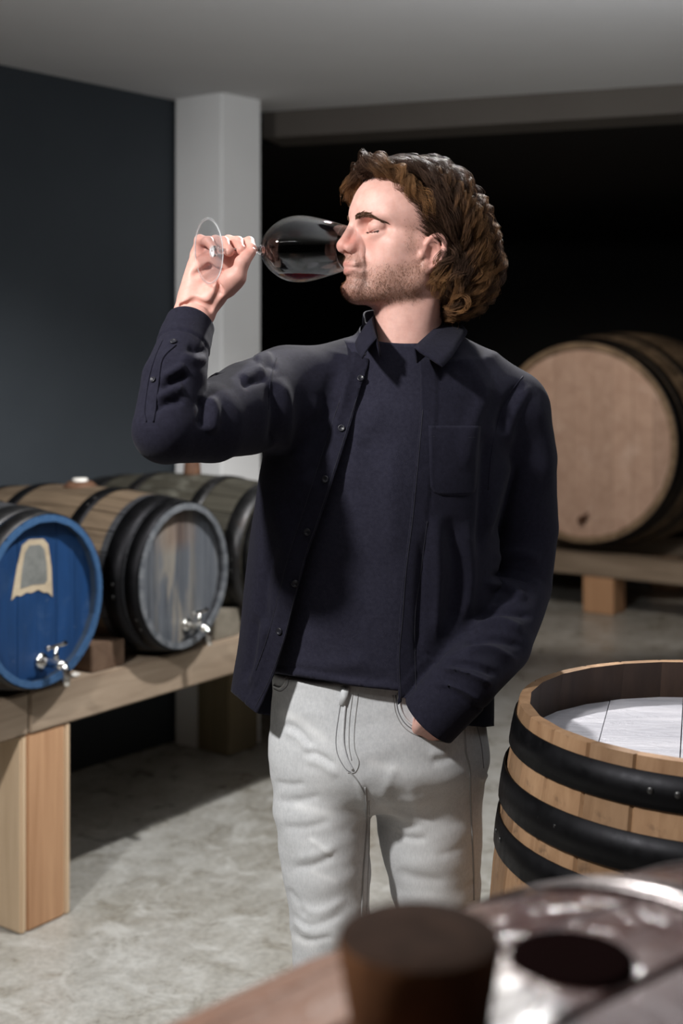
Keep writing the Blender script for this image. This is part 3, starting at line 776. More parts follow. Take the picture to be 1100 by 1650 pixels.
for s in (1, -1):
    hv.ell((.1005, s*.0260, -.0275), (.0045, .0035, .0035), .006, 'sub')
    EC, ER = (.0725, s*.0335, .0365), (.0165, .0165, .0135)
    hv.ell((.0715, s*.0325, .0250), (.0155, .0175, .0085), .007)
    hv.ell(EC, ER, .0025)                                                       # closed lids
    def lid(v, w, e=0): return (EC[0]+ER[0]*math.sqrt(max(.05, 1-((v-.0335)/ER[1])**2-((w-.0365)/ER[2])**2))+e, s*v, w)
    hv.chain([lid(.0225, .0287, .0003), lid(.0280, .0273, .0004), lid(.0335, .0270, .0004), lid(.0395, .0277, .0004), lid(.0455, .0300)], [.0004, .0008, .0008, .0007, .0005], .0022, 'sub')   # lid line
    hv.chain([lid(.0270, .0452), lid(.0340, .0457), lid(.0415, .0430)], [.0006]*3, .0040, 'sub')   # upper crease
    # ear
    E = lambda u, v, w: (u+.006-.10*v-.10*w, s*(.0695+v), w-.004)
    def ering(a): return E(-.0075+.0160*math.cos(a)-.004*math.sin(a), .0065+.006*(1-math.cos(a))*.5, .001+.0250*math.sin(a))
    hv.ell(E(-.007, .004, .000), (.0160, .0062, .0245), .003)
    hv.chain([ering(a) for a in np.linspace(.15*PI, 1.45*PI, 12)], [.0036]*9+[.0034, .0030, .0026], .0030)
    hv.ell(E(-.002, .0055, -.0235), (.0100, .0048, .0105), .005)                  # lobe
    hv.ell(E(-.003, .0115, -.003), (.0095, .0075, .0125), .0022, 'sub')         # concha
    hv.chain([ (lambda q: (q[0], q[1], q[2]))(E(-.0075+.0095*math.cos(a), .0085, +.001+.0170*math.sin(a))) for a in np.linspace(.35*PI, 1.3*PI, 8)], [.0022]*8, .0025)
    hv.ell(E(.0105, .0050, -.005), (.0042, .0048, .0065), .005)                 # tragus
HV, HQ = hv.mesh(2)
hp = HV.copy()
def gs(P, c, r): return np.exp(-(((P-np.array(c))/np.array(r))**2).sum(1))
av = hp.copy(); av[:, 1] = np.abs(av[:, 1])
flush = gs(av, (.108, .012, .016), (.016, .012, .016))*.95+gs(av, (.12, 0, .008), (.012, .012, .012))*.5+gs(av, (.086, .034, .004), (.022, .018, .02))*.45+gs(av, (0, .085, -.002), (.03, .02, .04))*.55+gs(av, (.105, 0, -.06), (.03, .03, .02))*.25+gs(av, (.08, .03, .03), (.02, .02, .01))*.3
u, v, w = av.T
def ss(x, a, b): t = np.clip((x-a)/(b-a), 0, 1); return t*t*(3-2*t)
bl_ = -.018+.30*np.clip(.055-u, 0, .1)            # upper border of the beard on the cheek
beard = ss(bl_-w, -.006, .020)*ss(w+.090, 0, .016)*ss(u, -.002, .020)
beard *= 1-gs(av, (.112, 0, -.026), (.03, .024, .0125))*.95
must = gs(av, (.112, .010, -.0105), (.02, .016, .0055))+gs(av, (.100, .026, -.022), (.014, .006, .012))*.8
beard = np.clip(np.maximum(beard, must), 0, 1)*(1-.5*gs(av, (.08, .04, -.03), (.02, .02, .012)))
side = ss(w+.01, -.02, .01)*gs(av, (.030, .07, .012), (.012, .03, .03))*.7
beard = np.clip(np.maximum(beard, side), 0, 1)
lip = np.clip(gs(av, (.112, 0, -.0205), (.02, .0185, .0045))+gs(av, (.112, 0, -.0315), (.02, .0175, .005)), 0, 1)**1.3*.8
HVW = h2w(HV); HQ2 = HQ

# ------------------------------------------------------------------ right hand on the stem, forearm; left hand in the pocket
YH = 1.980
def hpt(px, py, dy=0): return np.array(at(px, py, YH+dy))
ELB = np.array(at(264, 693, 1.82)); WRI = hpt(312, 510, -.010)
rv = Vol(np.minimum(hpt(262, 560), hpt(430, 370))-np.array((.0, .09, .06)), np.maximum(hpt(262, 560), hpt(432, 365))+np.array((0, .085, .0)), .0015)
toc = np.array((0, 1, 0))
rv.cap(ELB*.45+WRI*.55, WRI, .031, .0275, 0, flat=((0, 1, 0), .80))
MC = dict(i=hpt(376, 424, .026), m=hpt(356, 414, .030), r=hpt(336, 409, .026), p=hpt(318, 410, .024))
for kf, r0, r1, x0 in (('i', .016, .0115, 18), ('m', .016, .0115, 6), ('r', .016, .011, -5), ('p', .0155, .0105, -14)):
    rv.cap(WRI+np.array((x0*.0009, .004, .008)), MC[kf], r0, r1, .014)
rv.ell(hpt(340, 455, .008), (.030, .015, .040), .012)
rv.cap(hpt(338, 482, -.008), hpt(374, 450, -.020), .0165, .0175, .012)          # thenar
rv.cap(hpt(306, 478, .004), hpt(318, 430, .010), .0155, .0125, .012)          # heel of the hand
fg = Vol(rv.lo, rv.lo+rv.h*(rv.n-1), rv.h); fg.n = rv.n; fg.F = np.full(rv.n, .05, np.float32); fg.ax = rv.ax
FING = dict(
    i=([MC['i'], hpt(388, 394, .026), hpt(401, 390, .006), hpt(405, 399, -.012)], [.0098, .0090, .0080, .0070]),
    m=([MC['m'], hpt(368, 389, .024), hpt(383, 390, .000), hpt(389, 403, -.017)], [.0102, .0094, .0084, .0076]),
    r=([MC['r'], hpt(347, 389, .018), hpt(360, 390, -.007), hpt(369, 405, -.023)], [.0100, .0092, .0082, .0075]),
    p=([MC['p'], hpt(322, 387, .018), hpt(336, 389, -.002), hpt(347, 404, -.015)], [.0092, .0082, .0074, .0066]),
    t=([hpt(366, 462, -.016), hpt(383, 446, -.026), hpt(390, 423, -.027), hpt(404, 406, -.019)], [.0150, .0122, .0108, .0082]))
for kf in 'imrpt':
    P_, R_ = FING[kf]; fg.chain(P_, R_, .0009)
for kf in 'imrp':
    P_, R_ = FING[kf]; fg.ell(P_[3]+np.array((0, -.001, .0)), (R_[3]*1.02,)*3, .002)
hh = np.maximum(.007-np.abs(rv.F-fg.F), 0)/.007; rv.F = np.minimum(rv.F, fg.F)-hh*hh*.007*.25
# creases of the palm, wrist and thumb
for P_, rr in (([hpt(337, 496, -.045), hpt(352, 466, -.05), hpt(352, 440, -.04)], .0016), ([hpt(290, 492, -.04), hpt(310, 484, -.045), hpt(334, 492, -.045)], .0014), ([hpt(312, 440, -.03), hpt(335, 428, -.02), hpt(356, 436, -.02)], .0014)):
    for i in range(len(P_)-1): rv.cap(P_[i]+np.array((0, .022, 0)), P_[i+1]+np.array((0, .022, 0)), rr*2, rr*2, .008, 'sub')
RV, RQ = rv.mesh(2)

LW = np.array(at(707, 1138, 1.968)); LE = np.array(at(842, 955, 2.18))
lv = Vol((.05, 1.88, .76), (.30, 2.20, 1.10), .003)
lv.cap(LE*.4+LW*.6, LW, .032, .027, 0)
HD = np.array(at(674, 1206, 2.055)); lv.cap(LW, HD, .027, .030, .01, flat=((0, 1, 0), .55))
for dx, L_ in ((-.026, .062), (-.009, .074), (.009, .070), (.024, .056)): lv.cap(HD+np.array((dx*.8, 0, -.01)), HD+np.array((dx*.8-.006, .010, -.02-L_*.7)), .0090, .0078, .004)
lv.cap(LW+np.array((-.02, -.006, -.018)), np.array(at(668, 1178, 2.012)), .0100, .009, .006)
LV, LQ = lv.mesh(2)
# hidden trunk and limbs
tv = Vol((-.34, 1.72, -.02), (.42, 2.42, 1.52), .009)
tv.chain(arr(at(648, 545, 2.13), at(640, 640, 2.13), at(620, 800, 2.13), at(610, 1000, 2.12), at(605, 1130, 2.12)), [.050, .088, .095, .09, .095], 0)
for P_, R_ in (([at(600, 610, 2.12), at(470, 625, 2.08), ELB, ELB*.45+WRI*.55], [.06, .05, .034, .031]), ([at(690, 610, 2.12), at(820, 660, 2.145), LE, LE*.4+LW*.6], [.06, .044, .030, .030])): tv.chain(arr(*P_), R_, .02)
LEGS = ((at(524, 1170, 2.10), at(532, 1500, 2.06), at(540, 1960, 2.10)), (at(688, 1190, 2.13), at(706, 1480, 2.13), at(712, 1965, 2.17)))
for P_ in LEGS: tv.chain(arr(*P_), [.06, .036, .03], .03)
TV, TQ = tv.mesh(1)
person = empty('person', (.06, 2.12, 0), label='young man in open navy shirt and pale jeans, head back, drinking from a wine glass', category='person')
PO = np.array(person.location)
def part(name, V, Q, mat, parent=None, **k):
    """mesh given in world coordinates, stored relative to the person"""
    o = mesh_obj(name, np.asarray(V)-PO, Q, mat, parent or person, **k); return o
def vf(VF): return [Vector(v)-person.location for v in VF[0]], VF[1]
def bits(name, VF, mat, parent, smooth=True, **k):
    V, F = vf(VF); return mesh_obj(name, V, F, mat, parent, smooth, **k)
allV = np.concatenate([HVW, RV, LV, TV]); o1, o2, o3 = len(HVW), len(HVW)+len(RV), len(HVW)+len(RV)+len(LV)
body = part('body', allV, np.concatenate([HQ2, RQ+o1, LQ+o2, TQ+o3]), M['skin'])
z_ = np.zeros(len(allV)-o1)
rf = np.zeros(len(RV)); rx, ry = px_of(RV)
rf += .22+.35*np.exp(-((ry-398)/14)**2)+.2*np.exp(-((rx-345)/20)**2-((ry-440)/20)**2)
add_attr(body, 'flush', np.concatenate([np.clip(flush, 0, 1), rf, np.zeros(len(LV)+len(TV))]))
add_attr(body, 'beard', np.concatenate([beard, z_])); add_attr(body, 'lip', np.concatenate([lip, z_]))

# ------------------------------------------------------------------ hair, brows, lashes, stubble
def strands(name, P, rad, mat, parent=None, t_attr=None, tone=None):
    """P (S,N,3) world points -> one mesh of thin three-sided tapering strands"""
    S, N, _ = P.shape; T = np.gradient(P, axis=1); T /= np.maximum(np.linalg.norm(T, axis=2, keepdims=True), 1e-9)
    ref = np.where(np.abs(T[..., 2:3]) < .8, np.array((0, 0, 1.0)), np.array((1.0, 0, 0)))
    A = np.cross(T, ref); A /= np.maximum(np.linalg.norm(A, axis=2, keepdims=True), 1e-9); B = np.cross(T, A)
    rad = np.broadcast_to(np.asarray(rad), (S, N))[..., None]
    V = np.stack([P+rad*(A*math.cos(a)+B*math.sin(a)) for a in (0, 2.094, 4.189)], 2)       # S,N,3,3
    base = (np.arange(S)[:, None]*N+np.arange(N-1)[None])*3
    Q = np.stack([np.stack([base+k, base+(k+1) % 3, base+3+(k+1) % 3, base+3+k], -1) for k in range(3)], 2).reshape(-1, 4)
    o = part(name, V.reshape(-1, 3), Q, mat, parent)
    tt = np.broadcast_to(np.linspace(0, 1, N)[None, :, None] if t_attr is None else t_attr[..., None], (S, N, 3)); add_attr(o, 'tip', tt.ravel())
    tn = RNG.random(S) if tone is None else tone; add_attr(o, 'tone', np.repeat(tn, N*3))
    if S > 300: o['kind'] = 'stuff'
    return o
def hair_mat(name, root, tip, dark=.55):
    m = MT(name, rough=.55, spec=.13)
    t = m.attr('tip'); n = m.attr('tone'); c = m.mix(m.ramp(t, [(.45, 0.0), (1.0, 1.0)]), root, tip)
    g = m.n('CombineColor'); f = m.math('ADD', m.math('MULTIPLY', n, 1.3-dark), dark)
    for i in range(3): m.lk(f, g.inputs[i])
    c = m.mix(1.0, c, g.outputs[0], 'MULTIPLY'); m.set(Base_Color=c)
    tr = m.n('BsdfTranslucent'); m.lk(c, tr.inputs[0]); mx = m.n('MixShader'); mx.inputs[0].default_value = .16
    m.lk(m.p.outputs[0], mx.inputs[1]); m.lk(tr.outputs[0], mx.inputs[2]); m.lk(mx.outputs[0], m.out.inputs[0]); return m.m
M['hair'] = hair_mat('brown_hair', (.064, .034, .021), (.33, .165, .068))
M['hair_mass'] = MT('dark_hair_core', rough=.7, spec=.2, col=(.018, .0095, .005)).m
M['brow'] = hair_mat('brow_hair', (.11, .06, .035), (.16, .09, .05))
M['lash'] = MT('lash_hair', rough=.5, col=(.012, .007, .005)).m
M['stubble'] = hair_mat('stubble_hair', (.16, .075, .036), (.26, .13, .06))

def ed(P, c, r):
    q = (P-np.array(c))/np.array(r); k0 = np.linalg.norm(q, axis=-1); k1 = np.linalg.norm(q/np.array(r), axis=-1); return k0*(k0-1)/np.maximum(k1, 1e-6)
def smn(a, b, k): h = np.maximum(k-np.abs(a-b), 0)/k; return np.minimum(a, b)-h*h*k*.25
HAIR_E = [((-.014, 0, .061), (.101, .083, .095)), ((.050, -.004, .115), (.054, .064, .040)), ((-.080, 0, -.012), (.066, .086, .085)), ((-.054, .0, .036), (.070, .090, .082)), ((-.052, .040, -.052), (.052, .052, .048)), ((-.052, -.040, -.052), (.052, .052, .048))]
def hshell(P):
    d = ed(P, *HAIR_E[0])
    for e in HAIR_E[1:]: d = smn(d, ed(P, *e), .025)
    return d
def hnorm(P):
    e = .001; g = np.stack([hshell(P+np.eye(3)[i]*e)-hshell(P-np.eye(3)[i]*e) for i in range(3)], -1); return g/np.maximum(np.linalg.norm(g, axis=-1, keepdims=True), 1e-9)
HLU = [-.12, -.045, -.028, -.018, .016, .026, .034, .048, .060, .2]; HLW = [-.085, -.07, -.01, .028, .026, .052, .078, .108, .114, .116]
rng = np.random.default_rng(11)
hn = normals(HV, HQ)
ok = (HV[:, 2] > np.interp(HV[:, 0], HLU, HLW)+.001) & (HV[:, 2] > -.06)
ids = np.where(ok)[0]
# even spread of guide roots
NGD = 210; cand = rng.choice(ids, 6000, replace=False); sel = [cand[0]]; dmin = np.linalg.norm(HV[cand]-HV[cand[0]], axis=1)
for _ in range(NGD-1):
    k = dmin.argmax(); sel.append(cand[k]); dmin = np.minimum(dmin, np.linalg.norm(HV[cand]-HV[cand[k]], axis=1))
edge = ids[(HV[ids, 2] < np.interp(HV[ids, 0], HLU, HLW)+.007) & (HV[ids, 1] > 0) & (HV[ids, 0] > -.005)]
ec = rng.choice(edge, min(len(edge), 1500), replace=False); es = [ec[0]]; dm = np.linalg.norm(HV[ec]-HV[ec[0]], axis=1)
for _ in range(84): k = dm.argmax(); es.append(ec[k]); dm = np.minimum(dm, np.linalg.norm(HV[ec]-HV[ec[k]], axis=1))
sel += es; NGD = len(sel)
G = HV[sel].copy(); NS = 54; dep = rng.random(NGD)**1.2*.017; path = [G.copy()]; p = G.copy()
sgn = np.where(G[:, 1] > -.018, 1.0, -1.0)                    # side the hair falls to: parted left of centre
swing = rng.normal(0, .10, NGD)
for i in range(NS):
    u, v, w = p.T
    a = np.interp(u, [-.12, -.075, -.045, -.015, .03, .075], [4.5, 2.5, 1.35, .75, .60, -.15])
    fwd = np.where((w < -.015), np.interp(w, [-.07, -.015], [1.5, .6]), 0.0)*np.interp(u, [-.13, -.09, -.03], [.1, .7, 1])
    d = np.stack([-np.ones(len(p))+fwd*1.0, sgn*np.interp(w, [.02, .08, .14], [.0, .25, .55])*np.interp(u, [-.06, .0, .06], [.15, 1, .7]), -a-fwd*1.2+swing], 1)
    n_ = hnorm(p); d -= n_*(d*n_).sum(1, keepdims=True); d /= np.maximum(np.linalg.norm(d, axis=1, keepdims=True), 1e-9)
    p = p+d*.0053; f = hshell(p); tgt = -dep*np.interp(i, [0, 6], [1.2, 1]); p = p-hnorm(p)*((f-tgt)*np.interp(i, [0, 10], [.12, .4]))[:, None]
    # hold the lock above the ear until it is behind it
    lowlim = np.interp(p[:, 0], [-.034, -.020, .02, .05], [-.2, .016, .020, .055]); bad = (np.abs(p[:, 1]) > .045) & (p[:, 2] < lowlim) & (p[:, 0] > -.034) & (G[:, 0] > -.02)
    p[:, 2] = np.where(bad, lowlim, p[:, 2]); path.append(p.copy())
PTH = np.stack(path, 1)                                       # NG,N,3
N_ = PTH.shape[1]; tt = np.linspace(0, 1, N_)
# explicit locks: the far-side lock in front of the forehead and a few loose curls over the collar
def lock(P, n, j):
    global PTH, G, dep, sgn, NGD
    out = []
    for i in range(n):
        q = spline([Vector(a)+Vector(rng.normal(0, j, 3)) for a in P], N_); out.append(np.array(q))
    PTH = np.concatenate([PTH, np.array(out)]); G = PTH[:, 0].copy(); NGD = len(PTH)
lock([(.055, -.018, .124), (.080, -.030, .134), (.084, -.050, .124), (.080, -.064, .104), (.070, -.074, .082)], 12, .0035)
lock([(.070, .004, .120), (.090, .006, .132), (.082, .030, .138), (.056, .058, .122), (.026, .078, .088), (-.008, .088, .052)], 12, .006)
lock([(-.028, .060, .020), (-.030, .080, -.005), (-.020, .086, -.030), (-.014, .078, -.055), (-.024, .070, -.080)], 11, .007)
lock([(-.045, .062, .010), (-.048, .086, -.020), (-.040, .084, -.055), (-.046, .074, -.085), (-.055, .060, -.100)], 11, .008)
# waves: sideways and radial swing growing to curls at the ends
TT = np.gradient(PTH, axis=1); TT /= np.maximum(np.linalg.norm(TT, axis=2, keepdims=True), 1e-9)
NN = hnorm(PTH.reshape(-1, 3)).reshape(PTH.shape); BB_ = np.cross(TT, NN)
ph = 3.0*np.sin(G@np.array((34., 52., 20.))+.6)+2.2*np.sin(G@np.array((-61., 38., 57.)))+rng.normal(0, .5, NGD); fr = rng.uniform(.92, 1.1, NGD)
ARC = np.linalg.norm(np.diff(PTH, axis=1), axis=2).sum(1)
def wave(ph, fr, amp=1.0):
    s = tt[None]*ARC[:, None]; arg = ph[:, None]+fr[:, None]*(s/.078+np.maximum(s-.12, 0)/.10)*6.28
    A = (.0008+.0082*np.clip(s/.11, 0, 1)+.0030*np.clip((s-.13)/.1, 0, 1))*amp
    return BB_*(A*np.sin(arg))[..., None]+NN*(A*.95*np.cos(arg))[..., None]
PW = PTH+wave(ph, fr)
LEN = np.clip(rng.normal(.93, .08, NGD), .7, 1.0)
# hair core under the strands
cv = Vol((-.165, -.10, -.115), (.112, .10, .168), .003)
gx, gy, gz = np.meshgrid(*cv.ax, indexing='ij'); GP = np.stack([gx, gy, gz], -1)
cv.F = (hshell(GP)+.0170+.0022*np.sin(gy*420+gx*90+gz*60)).astype(np.float32)
wh = np.interp(gx, HLU, HLW)
cv.F = np.maximum(cv.F, ((wh+.006-gz)*.7)).astype(np.float32); cv.F = np.maximum(cv.F, -(gz+.088)).astype(np.float32)
CV_, CQ_ = cv.mesh(2)
hair = part('hair', h2w(CV_), CQ_, M['hair_mass'])
CH = 30; S_ = NGD*CH; gi = np.repeat(np.arange(NGD), CH)
off = rng.normal(size=(S_, 2)); off /= np.maximum(1, np.linalg.norm(off, axis=1, keepdims=True)/1.3)
spread = np.interp(tt, [0, .15, .6, 1], [.0062, .0052, .0034, .0036])
base_ = PTH[gi]+wave(ph, fr)[gi]+ (BB_[gi]*off[:, None, 0:1]+NN[gi]*off[:, None, 1:2])*spread[None, :, None]
fz = rng.uniform(0, 6.28, (S_, 2)); base_ = base_+(BB_[gi]*np.sin(fz[:, :1]+tt[None]*rng.uniform(14, 30, (S_, 1)))[..., None]+NN[gi]*np.cos(fz[:, 1:]+tt[None]*rng.uniform(14, 30, (S_, 1)))[..., None])*(.0007+.0010*tt[None, :, None])
# cut each strand at its own length, resample
NR = 30; ln = LEN[gi]*rng.uniform(.86, 1.0, S_); st_ = rng.uniform(0, .05, S_)[:, None]; idx = (st_+(ln[:, None]-st_)*np.linspace(0, 1, NR)[None])*(N_-1); i0 = np.clip(idx.astype(int), 0, N_-2); fr_ = (idx-i0)[..., None]
ar = np.arange(S_)[:, None]; SP = base_[ar, i0]*(1-fr_)+base_[ar, i0+1]*fr_
strands('strands', h2w(SP), (.00023*np.interp(np.linspace(0, 1, NR), [0, .1, .7, 1], [.8, 1, .85, .25]))[None], M['hair'], hair, tone=np.clip(rng.normal(.45, .30, NGD)[gi]+rng.normal(0, .14, S_), 0, 1))
# flyaway hairs
FW = 110; fi = rng.choice(S_, FW); FP = SP[fi].copy(); nn = hnorm(FP.reshape(-1, 3)).reshape(FP.shape)
FP += nn*(rng.uniform(.003, .011, (FW, 1, 1))*np.linspace(0, 1, NR)[None, :, None]**1.5)+rng.normal(size=(FW, 1, 3))*.006*np.linspace(0, 1, NR)[None, :, None]
FP[:, 1:-1] = FP[:, 1:-1]*.5+(FP[:, :-2]+FP[:, 2:])*.25
strands('flyaway_strands', h2w(FP), .00017, M['hair'], hair)

def sprout(roots, nrm, d, L, n=4, bend=.3):
    """short hairs: roots, normals, lie direction -> (S,n,3) head frame"""
    d = d-nrm*(d*nrm).sum(1, keepdims=True); d /= np.maximum(np.linalg.norm(d, axis=1, keepdims=True), 1e-9); s = np.linspace(0, 1, n)[None, :, None]
    return roots[:, None]+(nrm[:, None]*(bend*s-bend*.5*s*s)+d[:, None]*s)*L[:, None, None]
# stubble
wgt = beard**1.5*(np.abs(HV[:, 1]) < .08); pick = rng.choice(len(HV), 8500, p=wgt/wgt.sum()); rt = HV[pick]+rng.normal(0, .0006, (len(pick), 3)); nr = hn[pick]
dd = np.stack([.25+0*rt[:, 0], .1*np.sign(rt[:, 1]), -1+0*rt[:, 0]], 1)+rng.normal(0, .35, rt.shape)
strands('stubble', h2w(sprout(rt, nr, dd, rng.uniform(.0013, .0030, len(rt))*np.where((rt[:, 2] < -.045) & (rt[:, 0] > .06), 1.35, 1.0), 3, .7)), np.array([[.00012, .00010, .00004]]), M['stubble'])
# brows
hb = bvh_of(HV, HQ)
def surf(u, v, w, s):
    """head surface at (v,w) seen along the face's slanted side"""
    loc, n_, i, dist = hb.ray_cast(Vector((.2, v*s*1.25, w)), Vector((-1, -v*s*1.9, 0)).normalized()); return np.array(loc), np.array(n_)
for s in (1, -1):
    R_, N2, D2, L2 = [], [], [], []
    for k in range(430):
        t = rng.random(); hw = np.interp(t, [0, .2, .6, 1], [.0034, .0044, .0044, .0020]); q = rng.uniform(-1, 1)
        u = np.interp(t, [0, .5, 1], [.0985, .088, .064]); v = np.interp(t, [0, .5, 1], [.0115, .034, .0525]); w = np.interp(t, [0, .35, .62, 1], [.0515, .0555, .0540, .0410])+q*hw
        a, b = surf(u, v, w, s); R_.append(a); N2.append(b); D2.append((-.55, s*.75, .55*(1-t)-.35*t-.25*q)); L2.append(rng.uniform(.006, .009)*(1-.3*t))
    strands('eyebrow', h2w(sprout(np.array(R_), np.array(N2), np.array(D2)+rng.normal(0, .12, (430, 3)), np.array(L2), 4, .35)), np.array([[.00024, .00022, .00016, .00006]]), M['brow'])
    R_, N2 = [], []
    for k in range(70):
        t = k/69; v = .0225+.0245*t; w = np.interp(t, [0, .25, .5, .75, 1], [.0287, .0273, .0270, .0277, .0300]); a, b = surf(.086-.012*t*t, v, w, s); R_.append(a+b*.0004); N2.append(b)
    R_ = np.array(R_); N2 = np.array(N2); t = np.linspace(0, 1, 70)[:, None]; D2 = np.concatenate([.2-0*t, s*(.25+.5*t), -1+0*t], 1)
    strands('eyelashes', h2w(sprout(R_, N2, D2, rng.uniform(.0028, .0046, 70), 5, .6)), np.array([[.00034, .0003, .00024, .00018, .00008]]), M['lash'])
# ------------------------------------------------------------------ clothes
def loft(vol, rows, p=2.3, k=0.0, slx=None, op='add'):
    """stacked superellipse sections: (py, x_left, x_right, half depth, y centre)"""
    rows = sorted(rows, key=lambda r: -r[0]); zz, cx, aa, bb, cy = [], [], [], [], []
    for py, xl, xr, b, y in rows:
        A, B = at(xl, py, y), at(xr, py, y); zz.append(A.z); cx.append((A.x+B.x)/2); aa.append((B.x-A.x)/2); bb.append(b); cy.append(y)
    def sm(q):      # smooth interpolation along z
        zi = vol.ax[2]; v = np.interp(zi, zz, q); kx = np.ones(9)/9; return np.convolve(np.pad(v, 4, mode='edge'), kx, 'valid')
    cx, aa, bb, cy = [sm(q)[None, None, :] for q in (cx, aa, bb, cy)]
    x = vol.ax[0][:, None, None]; y = vol.ax[1][None, :, None]; z = vol.ax[2][None, None, :]
    r = (np.abs((x-cx)/aa)**p+np.abs((y-cy)/bb)**p)**(1/p)
    d = np.maximum((r-1)*np.minimum(aa, bb), np.maximum(z-zz[-1], zz[0]-z)).astype(np.float32)
    vol.put(d, (slice(None),)*3, k, op)
def edge_x(P):
    ys = [p[1] for p in P]; xs = [p[0] for p in P]; return lambda py: np.interp(py, ys, xs)
def solid(o, th, off=-1):
    m = o.modifiers.new('thickness', 'SOLIDIFY'); m.thickness = th; m.offset = off; return o

# ---- t-shirt
TR = [(560, 560, 745, .085, 2.13), (600, 500, 790, .100, 2.13), (660, 462, 800, .122, 2.125), (760, 446, 786, .132, 2.12), (900, 440, 778, .126, 2.115), (1000, 437, 776, .124, 2.11), (1090, 437, 776, .128, 2.11), (1150, 436, 778, .132, 2.11)]
tvv = Vol((-.25, 1.92, .86), (.40, 2.36, 1.60), .004); loft(tvv, TR, 2.2)
tvv.cap(at(600, 605, 2.12), at(500, 640, 2.11), .062, .06, .04); tvv.cap(at(690, 605, 2.12), at(800, 660, 2.13), .062, .055, .04)
tvv.cap(at(650, 600, 2.105), at(655, 500, 2.105), .068, .072, .025)
TSV, TSQ = tvv.mesh(2)
hem_t = edge_x([])if 0 else (lambda px: np.interp(px, [436, 480, 520, 560, 600, 640, 720, 800], [1084, 1090, 1096, 1104, 1109, 1113, 1116, 1112]))
def g_hem(V):
    px, py = px_of(V); return (py-hem_t(px))*.001
TSV, TSQ = trim_mesh(TSV, TSQ, g_hem, .004)
TSV, TSQ = trim_mesh(TSV, TSQ, lambda V: V[:, 2]-(1.495+.32*(V[:, 1]-2.03)), .004)
TSV = folds(TSV, TSQ, [([(560, 640), (575, 700), (560, 790)], 16, 3), ([(610, 640), (590, 720)], 14, 2.5), ([(640, 700), (628, 800), (632, 900)], 18, 3), ([(600, 950), (560, 1000), (480, 1030)], 22, 2), ([(600, 1060), (540, 1075), (470, 1062)], 12, 2.5), ([(640, 1092), (590, 1090), (520, 1078)], 9, -2), ([(600, 690), (588, 730)], 12, -2.0), ([(520, 900), (545, 960), (600, 1000)], 26, -2)])
TSV = TSV+normals(TSV, TSQ)*(lump(TSV, (16, 16, 11), .0022, 3)+lump(TSV, (40, 40, 26), .0008, 4))[:, None]
# rolled hem edge
px_, py_ = px_of(TSV); TSV = TSV+normals(TSV, TSQ)*(.0022*np.exp(-((hem_t(px_)-py_-5)/4.5)**2)-.0012*np.exp(-((hem_t(px_)-py_-13)/2.5)**2))[:, None]
tee = solid(part('t_shirt', TSV, TSQ, M['tee']), .002); tee['label'] = 'dark navy crew-neck t-shirt'
TB = bvh_of(TSV, TSQ)

# ---- jeans
JR = [(1075, 440, 770, .112, 2.115), (1120, 438, 776, .118, 2.115), (1180, 438, 781, .124, 2.115), (1225, 440, 783, .122, 2.115), (1262, 470, 752, .100, 2.115), (1285, 520, 710, .075, 2.115)]
jv = Vol((-.14, 1.94, .02), (.29, 2.29, 1.03), .004); loft(jv, JR, 2.5)
LG = [arr(at(519, 1215, 2.095), at(518, 1300, 2.085), at(526, 1400, 2.08), at(531, 1480, 2.075), at(530, 1545, 2.08), at(536, 1720, 2.10), at(540, 1975, 2.11)), arr(at(688, 1235, 2.12), at(694, 1350, 2.12), at(701, 1420, 2.125), at(706, 1480, 2.125), at(708, 1550, 2.13), at(711, 1720, 2.16), at(712, 1975, 2.18))]
LRAD = [[.076, .0745, .0695, .0645, .060, .058, .056], [.090, .0825, .074, .0685, .064, .060, .057]]
for P_, R_ in zip(LG, LRAD): jv.chain(P_, R_, .028)
jv.ell(at(625, 1200, 2.21), (.125, .075, .085), .04)                              # seat
JV, JQ = jv.mesh(2)
JV, JQ = trim_mesh(JV, JQ, lambda V: V[:, 2]-.975, .004); JV, JQ = trim_mesh(JV, JQ, lambda V: .075-V[:, 2], .004)
